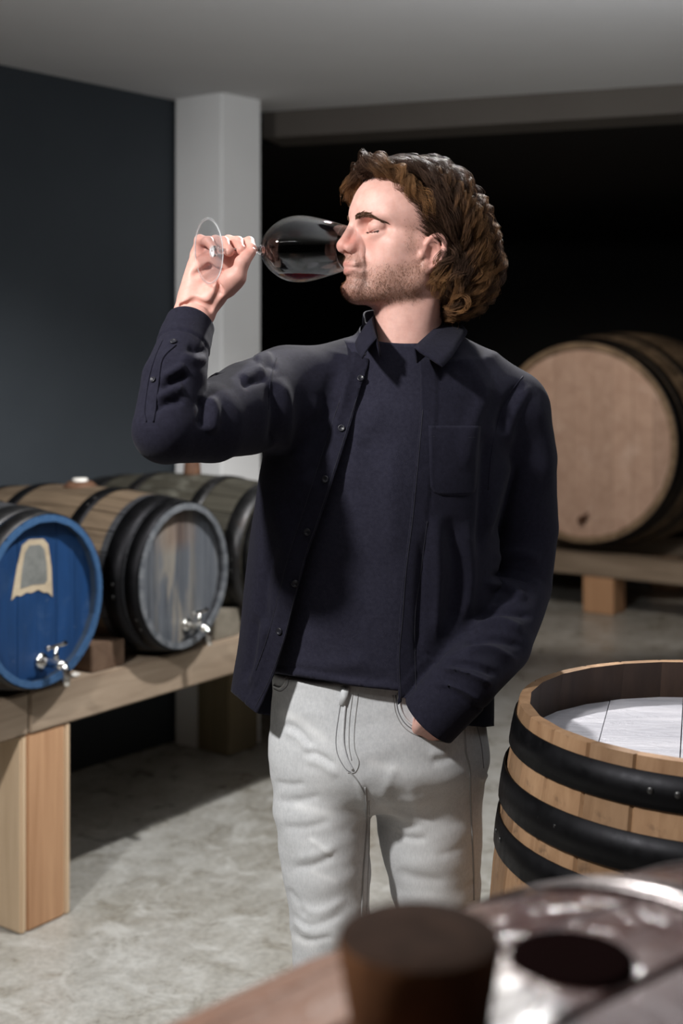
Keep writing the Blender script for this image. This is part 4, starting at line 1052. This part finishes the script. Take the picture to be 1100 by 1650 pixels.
JF = [([(453, 1166), (478, 1176), (505, 1204)], 6, -4), ([(456, 1178), (480, 1190), (500, 1216)], 6, 3), ([(486, 1213), (515, 1216), (541, 1234)], 5, -4), ([(490, 1224), (518, 1232), (545, 1250)], 7, 3), ([(442, 1259), (470, 1264), (494, 1262)], 5, -3), ([(444, 1290), (475, 1292), (520, 1280)], 6, -2.5), ([(446, 1276), (490, 1280)], 7, 2),
      ([(452, 1330), (490, 1334), (535, 1322)], 7, -2.5), ([(470, 1398), (505, 1394), (540, 1378)], 6, -3), ([(474, 1382), (510, 1376), (545, 1362)], 7, 2.5), ([(500, 1352), (536, 1378)], 5, 2.5), ([(462, 1430), (480, 1455), (490, 1480)], 6, -3.5), ([(466, 1470), (500, 1492), (560, 1470)], 7, -3), ([(470, 1452), (510, 1470), (560, 1448)], 8, 3), ([(466, 1498), (490, 1516), (540, 1508)], 6, -3.5), ([(468, 1484), (500, 1504)], 6, 3),
      ([(584, 1262), (600, 1290), (640, 1305)], 8, -2.5), ([(600, 1270), (640, 1290), (700, 1282)], 10, 2.5), ([(629, 1336), (655, 1350), (690, 1352)], 6, -3), ([(622, 1320), (650, 1334), (690, 1338)], 8, 2), ([(576, 1250), (592, 1300), (610, 1350)], 7, 2.5), ([(690, 1230), (720, 1222), (752, 1206)], 8, -2.5), ([(690, 1216), (725, 1210)], 9, 2.5), ([(640, 1230), (625, 1260), (616, 1290)], 9, 2), ([(660, 1260), (668, 1300), (664, 1330)], 12, 2), ([(772, 1255), (782, 1246)], 6, 4), ([(768, 1420), (750, 1430)], 7, -3), ([(640, 1400), (670, 1415), (720, 1420)], 9, -2), ([(760, 1350), (735, 1370), (700, 1380)], 9, -2)]
JV = folds(JV, JQ, [(p_, w_*.85, h_*.75) for p_, w_, h_ in JF])
JV = JV+normals(JV, JQ)*(lump(JV, (26, 26, 22), .0014, 5)+lump(JV, (60, 60, 85), .0007, 6)+lump(JV, (90, 90, 170), .00035, 7))[:, None]
jeans = part('jeans', JV, JQ, M['denim']); solid(jeans, .0018)
jx, jy = px_of(JV); wash = .55*np.exp(-((jx-520)/38)**2)*ss(jy, 1150, 1250)+.6*np.exp(-((jx-690)/45)**2)*ss(jy, 1180, 1280)
for P_, w_ in (([(455, 1150), (480, 1158), (520, 1190)], 7), ([(500, 1352), (536, 1378)], 4), ([(505, 1405), (540, 1420)], 4), ([(470, 1510), (505, 1525)], 8), ([(480, 1300), (530, 1310)], 6), ([(600, 1230), (640, 1240)], 8), ([(612, 1300), (660, 1330)], 7)):
    d_, _, _ = seg_dist(jx, jy, P_); wash = wash+.7*np.exp(-(d_/w_)**2)
add_attr(jeans, 'wash', np.clip(wash*(JV[:, 1] < 2.16), 0, 1))
JB = bvh_of(JV, JQ)
def seam(name, P, r, mat, parent, bvh, n=40, lift=.3, dash=None):
    """raised thread laid over a surface along measured positions; dash: (on, off) px for single stitches"""
    pts = []
    for q in spline([(a, b, 0) for a, b in P], n):
        h_, nn_ = hit(bvh, q.x, q.y)
        if h_ is not None: pts.append(h_+nn_*r*lift)
    if len(pts) < 3: return None
    return bits(name, tube(pts, r, 5), mat, parent)
fly = seam('fly_stitching', [(552, 1116), (546, 1150), (541, 1190), (544, 1216), (556, 1238), (566, 1245)], .0006, M['seam'], jeans, JB)
seam('fly_stitching', [(577, 1118), (571, 1170), (571, 1205), (578, 1228), (572, 1244), (560, 1245)], .0007, M['seam_grey'], jeans, JB)
seam('crotch_seam', [(565, 1245), (576, 1258), (588, 1280)], .0012, M['seam_grey'], jeans, JB)
seam('fly_stitching', [(568, 1118), (563, 1160), (562, 1200), (566, 1225)], .0007, M['seam_grey'], jeans, JB)
seam('fly_edge', [(558, 1118), (554, 1160), (553, 1195), (559, 1222), (568, 1240)], .0024, M['denim'], jeans, JB, lift=.2)
seam('pocket_seam', [(641, 1118), (646, 1145), (660, 1165), (690, 1180), (722, 1187)], .0022, M['denim'], jeans, JB, lift=.3)
seam('pocket_stitching', [(637, 1120), (642, 1148), (657, 1170), (688, 1185), (722, 1192)], .0008, M['seam'], jeans, JB)
seam('pocket_stitching', [(633, 1120), (638, 1150), (654, 1175), (686, 1190), (722, 1197)], .0008, M['seam_grey'], jeans, JB)
seam('side_seam', [(747, 1160), (750, 1210), (756, 1240), (758, 1300), (762, 1390), (763, 1450)], .0016, M['seam_grey'], jeans, JB)
seam('side_seam', [(767, 1166), (775, 1200), (779, 1238)], .0007, M['seam'], jeans, JB)
seam('inseam', [(588, 1268), (591, 1310), (588, 1360), (584, 1420), (582, 1480)], .0016, M['seam_grey'], jeans, JB)
seam('inseam', [(594, 1290), (596, 1340), (593, 1400), (590, 1480)], .0007, M['seam_grey'], jeans, JB)
seam('pocket_stitching', [(441, 1110), (452, 1114), (462, 1106), (466, 1094)], .0006, M['seam'], jeans, JB)
seam('pocket_seam', [(441, 1105), (451, 1108), (458, 1101), (461, 1090)], .0016, M['denim'], jeans, JB)
lp_, ln_ = hit(JB, 555, 1122)
if lp_ is not None:
    bm = box_bm(.013, .005, .030, .0015); lo = bm_obj('belt_loop', bm, M['denim'], jeans, True); lo.location = lp_+ln_*.002-person.location; lo.rotation_euler = (0, math.radians(8), math.radians(-8))
# shoes
for i, P_ in enumerate(LG):
    a = P_[-1]; sv = Vol((a[0]-.09, a[1]-.24, -.002), (a[0]+.09, a[1]+.12, .16), .005); f = np.array((-.25 if i == 0 else .05, -1, 0)); f /= np.linalg.norm(f)
    c = np.array((a[0], a[1], 0))
    sv.cap(c-f*.05+np.array((0, 0, .045)), c+f*.14+np.array((0, 0, .035)), .042, .040, 0); sv.cap(c+np.array((0, 0, .12)), c+np.array((0, 0, .05)), .042, .046, .03)
    sv.F = np.maximum(sv.F, -(sv.ax[2][None, None, :]-.004)); SV, SQ = sv.mesh(1); M.setdefault('shoe', MT('brown_leather_shoe', rough=.4, col=(.05, .03, .02)).m)
    part('shoe', SV, SQ, M['shoe'])

# ---- overshirt: worn open, right sleeve raised, left hand in the pocket
SR = [(585, 545, 780, .098, 2.13), (620, 458, 822, .118, 2.13), (700, 432, 826, .138, 2.125), (760, 420, 812, .144, 2.12), (850, 407, 802, .142, 2.12), (950, 394, 797, .142, 2.12), (1050, 382, 796, .146, 2.12), (1120, 369, 796, .150, 2.12), (1200, 360, 796, .152, 2.12)]
sv = Vol((-.36, 1.74, .84), (.40, 2.42, 1.62), .0036); loft(sv, SR, 2.3)
sv.cap(at(606, 600, 2.125), at(480, 632, 2.085), .070, .074, .035)
sv.cap(at(694, 600, 2.125), at(822, 655, 2.13), .072, .062, .035)
sv.cap(at(650, 600, 2.13), at(655, 520, 2.14), .070, .074, .02)
SLR = arr(at(470, 632, 2.075), at(400, 655, 1.985), at(335, 682, 1.89), at(268, 693, 1.825), at(281, 612, 1.86), at(299, 545, 1.925), at(318, 488, 1.97))
sv.chain(SLR, [.074, .066, .058, .0455, .0445, .0375, .0340], .03)
SLL = arr(at(820, 660, 2.135), at(836, 740, 2.15), at(842, 850, 2.18), at(836, 945, 2.175), at(800, 1035, 2.055), at(752, 1095, 1.965), at(686, 1166, 1.965))
sv.chain(SLL, [.062, .0605, .0565, .0535, .0535, .0480, .0440], .012)
OV, OQ = sv.mesh(2)
RE = [(604, 500), (600, 545), (592, 590), (580, 625), (566, 680), (541, 760), (515, 840), (494, 900), (479, 960), (461, 1030), (440, 1090), (414, 1150), (400, 1180)]
LEe = [(668, 500), (671, 570), (677, 605), (677, 660), (668, 760), (660, 840), (650, 920), (643, 1000), (639, 1060), (642, 1150), (643, 1180)]
xr_, xl_ = edge_x(RE), edge_x(LEe)
def is_body(V):      # true on the trunk part (not on the sleeves)
    px, py = px_of(V); return V[:, 1] < 2.10
def g_open(V):
    px, py = px_of(V); g = np.minimum(px-xr_(py), xl_(py)-px)*.001; return np.minimum(g, (2.10-V[:, 1]))
def g_neck(V): return np.minimum(.071-np.hypot(V[:, 0]-.105, (V[:, 1]-2.135)*.95), V[:, 2]-1.44)
hem_s = lambda px: np.interp(px, [350, 368, 385, 414, 440, 640, 700, 780, 830], [1104, 1112, 1126, 1149, 1152, 1150, 1165, 1172, 1165])
def in_left_sleeve(V):
    d = np.full(len(V), 1e9)
    for i in range(3, len(SLL)-1): d = np.minimum(d, Vol.capd(V[:, 0], V[:, 1], V[:, 2], SLL[i], SLL[i+1], [.062, .0605, .0565, .0535, .0535, .0480, .0440][i], [.062, .0605, .0565, .0535, .0535, .0480, .0440][i+1]))
    return d
def g_hem2(V):
    px, py = px_of(V); return np.minimum((py-hem_s(px))*.001, in_left_sleeve(V)-.006)
def g_cuff(A, B, off):
    A, B = np.array(A), np.array(B); d = (B-A)/np.linalg.norm(B-A); C = B
    def g(V):
        q = V-C; t = q@d; r = np.linalg.norm(q-t[:, None]*d, axis=1); return np.where(r < .075, t-off, -1.0)
    return g
CR_A, CR_B = SLR[-2], np.array(at(306, 523, 1.944)); CL_A, CL_B = SLL[-2], np.array(at(696, 1157, 1.978))
for g in (g_open, g_neck, g_hem2, g_cuff(CR_A, CR_B, 0), (lambda V, g0=g_cuff(CL_A, CL_B, 0): np.where(in_left_sleeve(V) < .006, g0(V), -1.0))): OV, OQ = trim_mesh(OV, OQ, g, .004)
# keep the largest connected piece
def biggest(V, Q):
    lab = np.arange(len(V))
    for _ in range(400):
        m = lab[Q].min(1); new = lab.copy()
        for k in range(4): np.minimum.at(new, Q[:, k], m)
        new = new[new]
        if (new == lab).all(): break
        lab = new
    c = np.bincount(lab); k = c.argmax(); return compact(V, Q[(lab[Q[:, 0]] == k)])[:2]
OV, OQ = biggest(OV, OQ)
OF = [  # left sleeve
    ([(785, 862), (800, 800), (818, 735)], 9, 4), ([(800, 870), (818, 800), (832, 740)], 8, -3), ([(780, 938), (812, 946), (846, 968)], 7, 4.5), ([(790, 925), (825, 930), (862, 940)], 6, -4), ([(758, 1012), (800, 1000), (845, 1018)], 7, 4.5), ([(765, 998), (805, 985), (860, 996)], 6, -4), ([(738, 1048), (790, 1044), (835, 1068)], 7, 4), ([(745, 1034), (795, 1028), (845, 1045)], 6, -3.5), ([(712, 1076), (750, 1084), (796, 1104)], 6, 4), ([(716, 1066), (760, 1070), (806, 1088)], 5, -3.5), ([(700, 1100), (740, 1110), (780, 1132)], 5, 3), ([(795, 905), (830, 890), (870, 900)], 8, 3), ([(805, 700), (812, 660), (840, 615)], 8, -3.5), ([(815, 720), (826, 670), (852, 620)], 8, 3), ([(860, 640), (878, 720), (884, 800)], 12, 2.5),
    # right sleeve
    ([(262, 612), (280, 600), (298, 590)], 7, 4.5), ([(258, 626), (280, 614), (302, 604)], 6, -4), ([(252, 645), (275, 632), (296, 626)], 7, 4), ([(248, 662), (270, 650), (296, 646)], 6, -3), ([(388, 614), (408, 602), (426, 598)], 7, 3), ([(388, 626), (405, 618), (430, 614)], 6, -2), ([(412, 584), (425, 577), (438, 574)], 7, 3.5), ([(420, 597), (432, 592), (446, 598)], 6, -2), ([(322, 640), (327, 660), (322, 690)], 7, -5), ([(335, 640), (345, 665), (338, 700)], 9, 4), ([(300, 560), (318, 566), (334, 562)], 6, -3), ([(290, 575), (312, 582), (332, 580)], 6, 3), ([(430, 620), (442, 660), (436, 720)], 10, -5), ([(448, 610), (460, 660), (455, 730)], 12, 4),
    # trunk
    ([(440, 800), (470, 900), (455, 1000)], 18, 4), ([(475, 760), (500, 690), (520, 640)], 16, 4), ([(500, 780), (520, 700), (540, 640)], 12, -4), ([(430, 1000), (420, 1060), (405, 1110)], 8, 4), ([(415, 990), (404, 1060), (392, 1100)], 7, -3.5), ([(445, 880), (430, 950), (425, 1010)], 9, -3), ([(545, 590), (530, 640), (500, 700)], 12, -3), ([(560, 580), (552, 640), (530, 700)], 10, 3), ([(790, 620), (760, 690), (750, 760)], 13, 3), ([(700, 830), (705, 930), (700, 1040)], 10, 4), ([(725, 830), (735, 930), (728, 1020)], 11, -4), ([(750, 840), (760, 920), (752, 1000)], 10, 3.5), ([(680, 860), (676, 960), (672, 1060)], 8, -3), ([(785, 700), (778, 800), (775, 900)], 8, -4), ([(720, 560), (755, 590), (790, 640)], 12, 2.5)]
OV = folds(OV, OQ, [(p_, w_, h_*1.8) for p_, w_, h_ in OF])
ONn = normals(OV, OQ); ox, oy = px_of(OV)
OV = OV+ONn*(lump(OV, (24, 24, 9), .0034, 8)+lump(OV, (60, 60, 26), .0013, 9))[:, None]
front = (OV[:, 1] < 2.08) & (in_left_sleeve(OV) > .008)
dr = np.where(front & (oy > 560), np.minimum(np.abs(ox-xr_(oy)), np.abs(ox-xl_(oy))), 999)
OV = OV+ONn*(.0015*ss(27-dr, -2, 2)-.0008*np.exp(-((dr-28.5)/2)**2))[:, None]
hd_ = np.where(front, hem_s(ox)-oy, 999); OV = OV+ONn*(.0010*ss(13-hd_, -1.5, 1.5))[:, None]
def cuff_t(A, B):
    d = (np.array(B)-np.array(A)); d /= np.linalg.norm(d); q = OV-np.array(B); t = -(q@d); r = np.linalg.norm(q+t[:, None]*d, axis=1); return np.where(r < .07, t, 9)
for A, B, wd_ in ((CR_A, CR_B, .052), (CL_A, CL_B, .066)):
    t = cuff_t(A, B); OV = OV+ONn*(.0018*ss(wd_-t, -.002, .002)*(t > -.02)-.0012*np.exp(-((t-wd_-.002)/.003)**2))[:, None]
shirt = part('overshirt', OV, OQ, M['shirt']); solid(shirt, .0022); shirt['label'] = 'open navy flannel shirt'
OB = bvh_of(OV, OQ)
for P_ in ([(575, 640), (537, 760), (511, 840), (490, 900), (475, 960), (457, 1030), (436, 1090), (411, 1140)], [(549, 640), (512, 752), (486, 832), (465, 895), (450, 955), (432, 1022), (412, 1080)], [(646, 1130), (643, 1060), (648, 1000), (654, 920), (664, 840), (672, 760), (681, 660)], [(670, 1110), (668, 1000), (678, 920), (688, 840)]):
    seam('placket_stitching', P_, .0006, M['seam_navy'], shirt, OB, 60)
for P_ in ([(842, 606), (812, 650), (793, 720), (786, 790)], [(446, 575), (436, 610), (432, 660)]): seam('armhole_seam', P_, .0010, M['shirt'], shirt, OB, 30, lift=0)
# buttons
def disc_button(px, py, r=.0056, bvh=OB, rot=0):
    h_, n_ = hit(bvh, px, py)
    if h_ is None: return
    V, F = lathe([(.0001, .0016), (r*.55, .0014), (r*.72, .0024), (r*.95, .0022), (r, .0010), (r*.9, 0), (.0001, 0)], 20)
    R3 = n_.to_track_quat('Z', 'Y').to_matrix(); bo = bits('button', ([h_+n_*.0004+R3 @ Vector(v) for v in V], F), M['button'], shirt)
    return h_, n_, R3
for px, py in ((581, 610), (550, 690), (524, 772), (495, 857), (475, 940), (450, 1017)): disc_button(px, py)
disc_button(279, 551, .0050); disc_button(247, 612, .0042)
for px, py in ((668, 690), (658, 785), (650, 882)): seam('buttonhole', [(px, py-8), (px-.5, py), (px-1.5, py+8)], .0011, M['seam_navy'], shirt, OB, 8)
# sleeve placket on the raised forearm
seam('sleeve_placket', [(283, 556), (262, 578), (256, 610), (250, 660), (247, 680)], .0016, M['shirt'], shirt, OB, 30)
seam('sleeve_placket', [(262, 548), (250, 575), (240, 610), (233, 660), (236, 680)], .0012, M['shirt'], shirt, OB, 30)
# chest pocket
def patch_on(name, poly_rows, mat, parent, bvh, lift=.0008, nx=14):
    V, F, rows = [], [], []
    for xl, xr, py in poly_rows:
        r = []
        for i in range(nx):
            h_, n_ = hit(bvh, xl+(xr-xl)*i/(nx-1), py)
            if h_ is None: return None
            V.append(h_+n_*lift); r.append(len(V)-1)
        rows.append(r)
    for a, b in zip(rows[:-1], rows[1:]):
        for i in range(nx-1): F.append((a[i], b[i], b[i+1], a[i+1]))
    return solid(bits(name, (V, F), mat, parent), .0016)
pk = patch_on('chest_pocket', [(690+i*.15, 774-i*.4, 686+i*5.2) for i in range(20)]+[(698, 764, 793), (712, 752, 799)], M['shirt'], shirt, OB)
seam('pocket_stitching', [(692, 703), (730, 706), (772, 704)], .0006, M['seam_navy'], shirt, OB)
# collar: stand and fall as one folded sheet round the neck
def collar():
    top = [(606, 548, 1.992), (601, 530, 2.03), (600, 514, 2.07), (622, 500, 2.19), (662, 497, 2.222), (705, 503, 2.20), (722, 513, 2.12), (702, 531, 2.065), (684, 547, 2.02), (667, 563, 1.985)]
    out = [(583, 578, 1.972), (574, 562, 2.00), (577, 546, 2.055), (606, 530, 2.215), (662, 526, 2.25), (722, 526, 2.222), (752, 533, 2.11), (740, 556, 2.03), (727, 576, 1.990), (712, 592, 1.968)]
    inn = [(612, 575, 1.992), (610, 555, 2.03), (608, 545, 2.07), (628, 535, 2.19), (662, 532, 2.21), (700, 536, 2.185), (712, 545, 2.115), (697, 560, 2.065), (684, 574, 2.02), (672, 585, 1.988)]
    n = 46; T_ = spline([at(*p) for p in top], n); O_ = spline([at(*p) for p in out], n); I_ = spline([at(*p) for p in inn], n); V, F = [], []
    for i in range(n):
        t, o, q = T_[i], O_[i], I_[i]; bulge = (o-q).normalized()*.004
        V += [q, q*.5+t*.5, t*.9+q*.1, t+Vector((0, 0, .0025)), t*.86+o*.14+bulge*.8, t*.6+o*.4+bulge, t*.3+o*.7+bulge*.7, o]
    for i in range(n-1):
        for k in range(7): F.append((i*8+k, i*8+k+1, (i+1)*8+k+1, (i+1)*8+k))
    return V, F
co = bits('collar', collar(), M['shirt'], shirt); solid(co, .0025, 0)
for px, py in ((585, 570), (703, 580)):
    CBv = BVHTree.FromPolygons([tuple(v.co+person.location) for v in co.data.vertices], [tuple(p.vertices) for p in co.data.polygons]); disc_button(px, py, .0042, CBv)

# ------------------------------------------------------------------ wine glass in the right hand
def thin_glass(name, ior=1.5, tint=(.99, .99, .992), edge_light=0.0):
    m = MT(name, rough=0); fr = m.n('Fresnel'); gm = m.n('NewGeometry'); m.lk(m.math('ADD', ior, m.math('MULTIPLY', gm.outputs['Backfacing'], 1/ior-ior)), fr.inputs[0])
    tb = m.n('BsdfTransparent'); tb.inputs[0].default_value = (*tint, 1); gb = m.n('BsdfGlossy'); gb.inputs['Roughness'].default_value = .015
    mx = m.n('MixShader'); lw = m.n('LayerWeight'); lw.inputs[0].default_value = .35; m.lk(m.math('ADD', fr.outputs[0], m.math('MULTIPLY', m.math('POWER', lw.outputs['Facing'], 3.0), edge_light), True) if edge_light else fr.outputs[0], mx.inputs[0]); m.lk(tb.outputs[0], mx.inputs[1]); m.lk(gb.outputs[0], mx.inputs[2])
    if edge_light:      # white diffuse at grazing angles paints bright light along the glass edge
        df = m.n('BsdfDiffuse'); df.inputs[0].default_value = (.85, .87, .9, 1); m2 = m.n('MixShader'); m.lk(m.math('MULTIPLY', m.math('POWER', lw.outputs['Facing'], 3.0), .8), m2.inputs[0]); m.lk(gb.outputs[0], m2.inputs[1]); m.lk(df.outputs[0], m2.inputs[2]); m.lk(m2.outputs[0], mx.inputs[2])
    m.lk(mx.outputs[0], m.out.inputs[0]); return m.m
M['thin_glass'] = thin_glass('thin_bowl_glass', 1.33, (.995, .995, .995)); M['foot_glass'] = thin_glass('foot_glass', 1.75, edge_light=1.0)
g_ = MT('solid_glass', rough=.0, spec=.5, col=(1, 1, 1)); g_.set(Transmission_Weight=1.0, IOR=1.48); M['glass'] = g_.m
w_ = MT('red_wine', rough=.0, col=(.20, .02, .018)); w_.set(Transmission_Weight=.75, IOR=1.34); M['wine'] = w_.m
RIMC = np.array((*(HO+HF*.112)[:2], 1.6475)); FOOT = np.array(at(334, 405, 1.938))
gax = FOOT-RIMC; GLN = np.linalg.norm(gax); gax /= GLN
BOWL = [(.0355, 0), (.0380, .012), (.0425, .030), (.0475, .052), (.0508, .070), (.0520, .084), (.0508, .098), (.0465, .112), (.0385, .126), (.0275, .138), (.0165, .146), (.0085, .1505)]
def smooth_prof(P, n): return [(q.x, q.y) for q in spline([(a, b, 0) for a, b in P], n)]
BO = smooth_prof(BOWL, 40)
wth = .0009
BI = [(max(r-wth*(1 if z > .004 else .8), .0003), z-.0) for r, z in BO]
Vg, Fg = lathe(BO+[(.0003, .1485)]+[(r, z) for r, z in BI[::-1] if z < .147], 72, True)
GM = Matrix((Vector(gax).orthogonal().normalized(), Vector(gax).cross(Vector(gax).orthogonal().normalized()), Vector(gax))).transposed()
groot = empty('wine_glass', Vector(FOOT), label='large wine glass with a little red wine, tipped to the drinking man\'s lips', category='glass')
def gl(name, VF, mat, parent=None):
    V = [Vector(RIMC)+GM @ Vector(v)-Vector(FOOT) for v in VF[0]]; return mesh_obj(name, V, VF[1], mat, parent or groot)
bowl = gl('bowl', (Vg, Fg), M['thin_glass'])
K_ = GLN-.228
ST = smooth_prof([(r, z+(K_ if z > .19 else K_*.5 if z > .17 else 0)) for r, z in [(.0003, .1482), (.0062, .1492), (.0078, .1530), (.0062, .1570), (.0046, .1620), (.0040, .175), (.0041, .195), (.0052, .209), (.0085, .2165)]], 36)
FTp = [(.0085, .2165), (.0150, .2200), (.0300, .2228), (.0430, .2240), (.0478, .2249), (.0484, .2259), (.0478, .2269), (.0430, .2262), (.0300, .2246), (.0150, .2226), (.0004, .2218)]
FTp = [(r, z+K_) for r, z in FTp]
RM_ = [(.0484+.0017*math.cos(a), .2259+K_+.0017*math.sin(a)) for a in np.linspace(0, 2*PI, 13)[:-1]]
Vs, Fs = lathe(ST+[(.0003, ST[-1][1])], 40); gl('stem', (Vs, Fs), M['glass']); Vs, Fs = lathe(FTp[1:-1]+[(.0003, FTp[-1][1]), (.0003, FTp[1][1])], 72, True); ft = gl('foot', (Vs, Fs), M['foot_glass']); Vs, Fs = lathe(RM_, 72, True); gl('foot_rim', (Vs, Fs), M['foot_glass'], ft)
# wine: the part of the bowl's inside below a level surface
WZ = at(490, 443.5, 2.03).z
wb = bmesh.new(); Vi, Fi = lathe([(.0003, .0022)]+[(max(r-.0012, .0003), z) for r, z in BI if z > .002 and z < .147]+[(.0002, .1468)], 64)
vv = [wb.verts.new(Vector(RIMC)+GM @ Vector(v)) for v in Vi]
for f in Fi: wb.faces.new([vv[i] for i in f])
bmesh.ops.remove_doubles(wb, verts=wb.verts, dist=.0006)
bmesh.ops.bisect_plane(wb, geom=wb.verts[:]+wb.edges[:]+wb.faces[:], plane_co=(0, 0, WZ), plane_no=(0, 0, 1), clear_outer=True)
bmesh.ops.holes_fill(wb, edges=[e for e in wb.edges if e.is_boundary], sides=0)
bmesh.ops.recalc_face_normals(wb, faces=wb.faces)
for v in wb.verts: v.co -= Vector(FOOT)
wo = bm_obj('wine', wb, M['wine'], groot, False); wo['label'] = 'dark red wine'
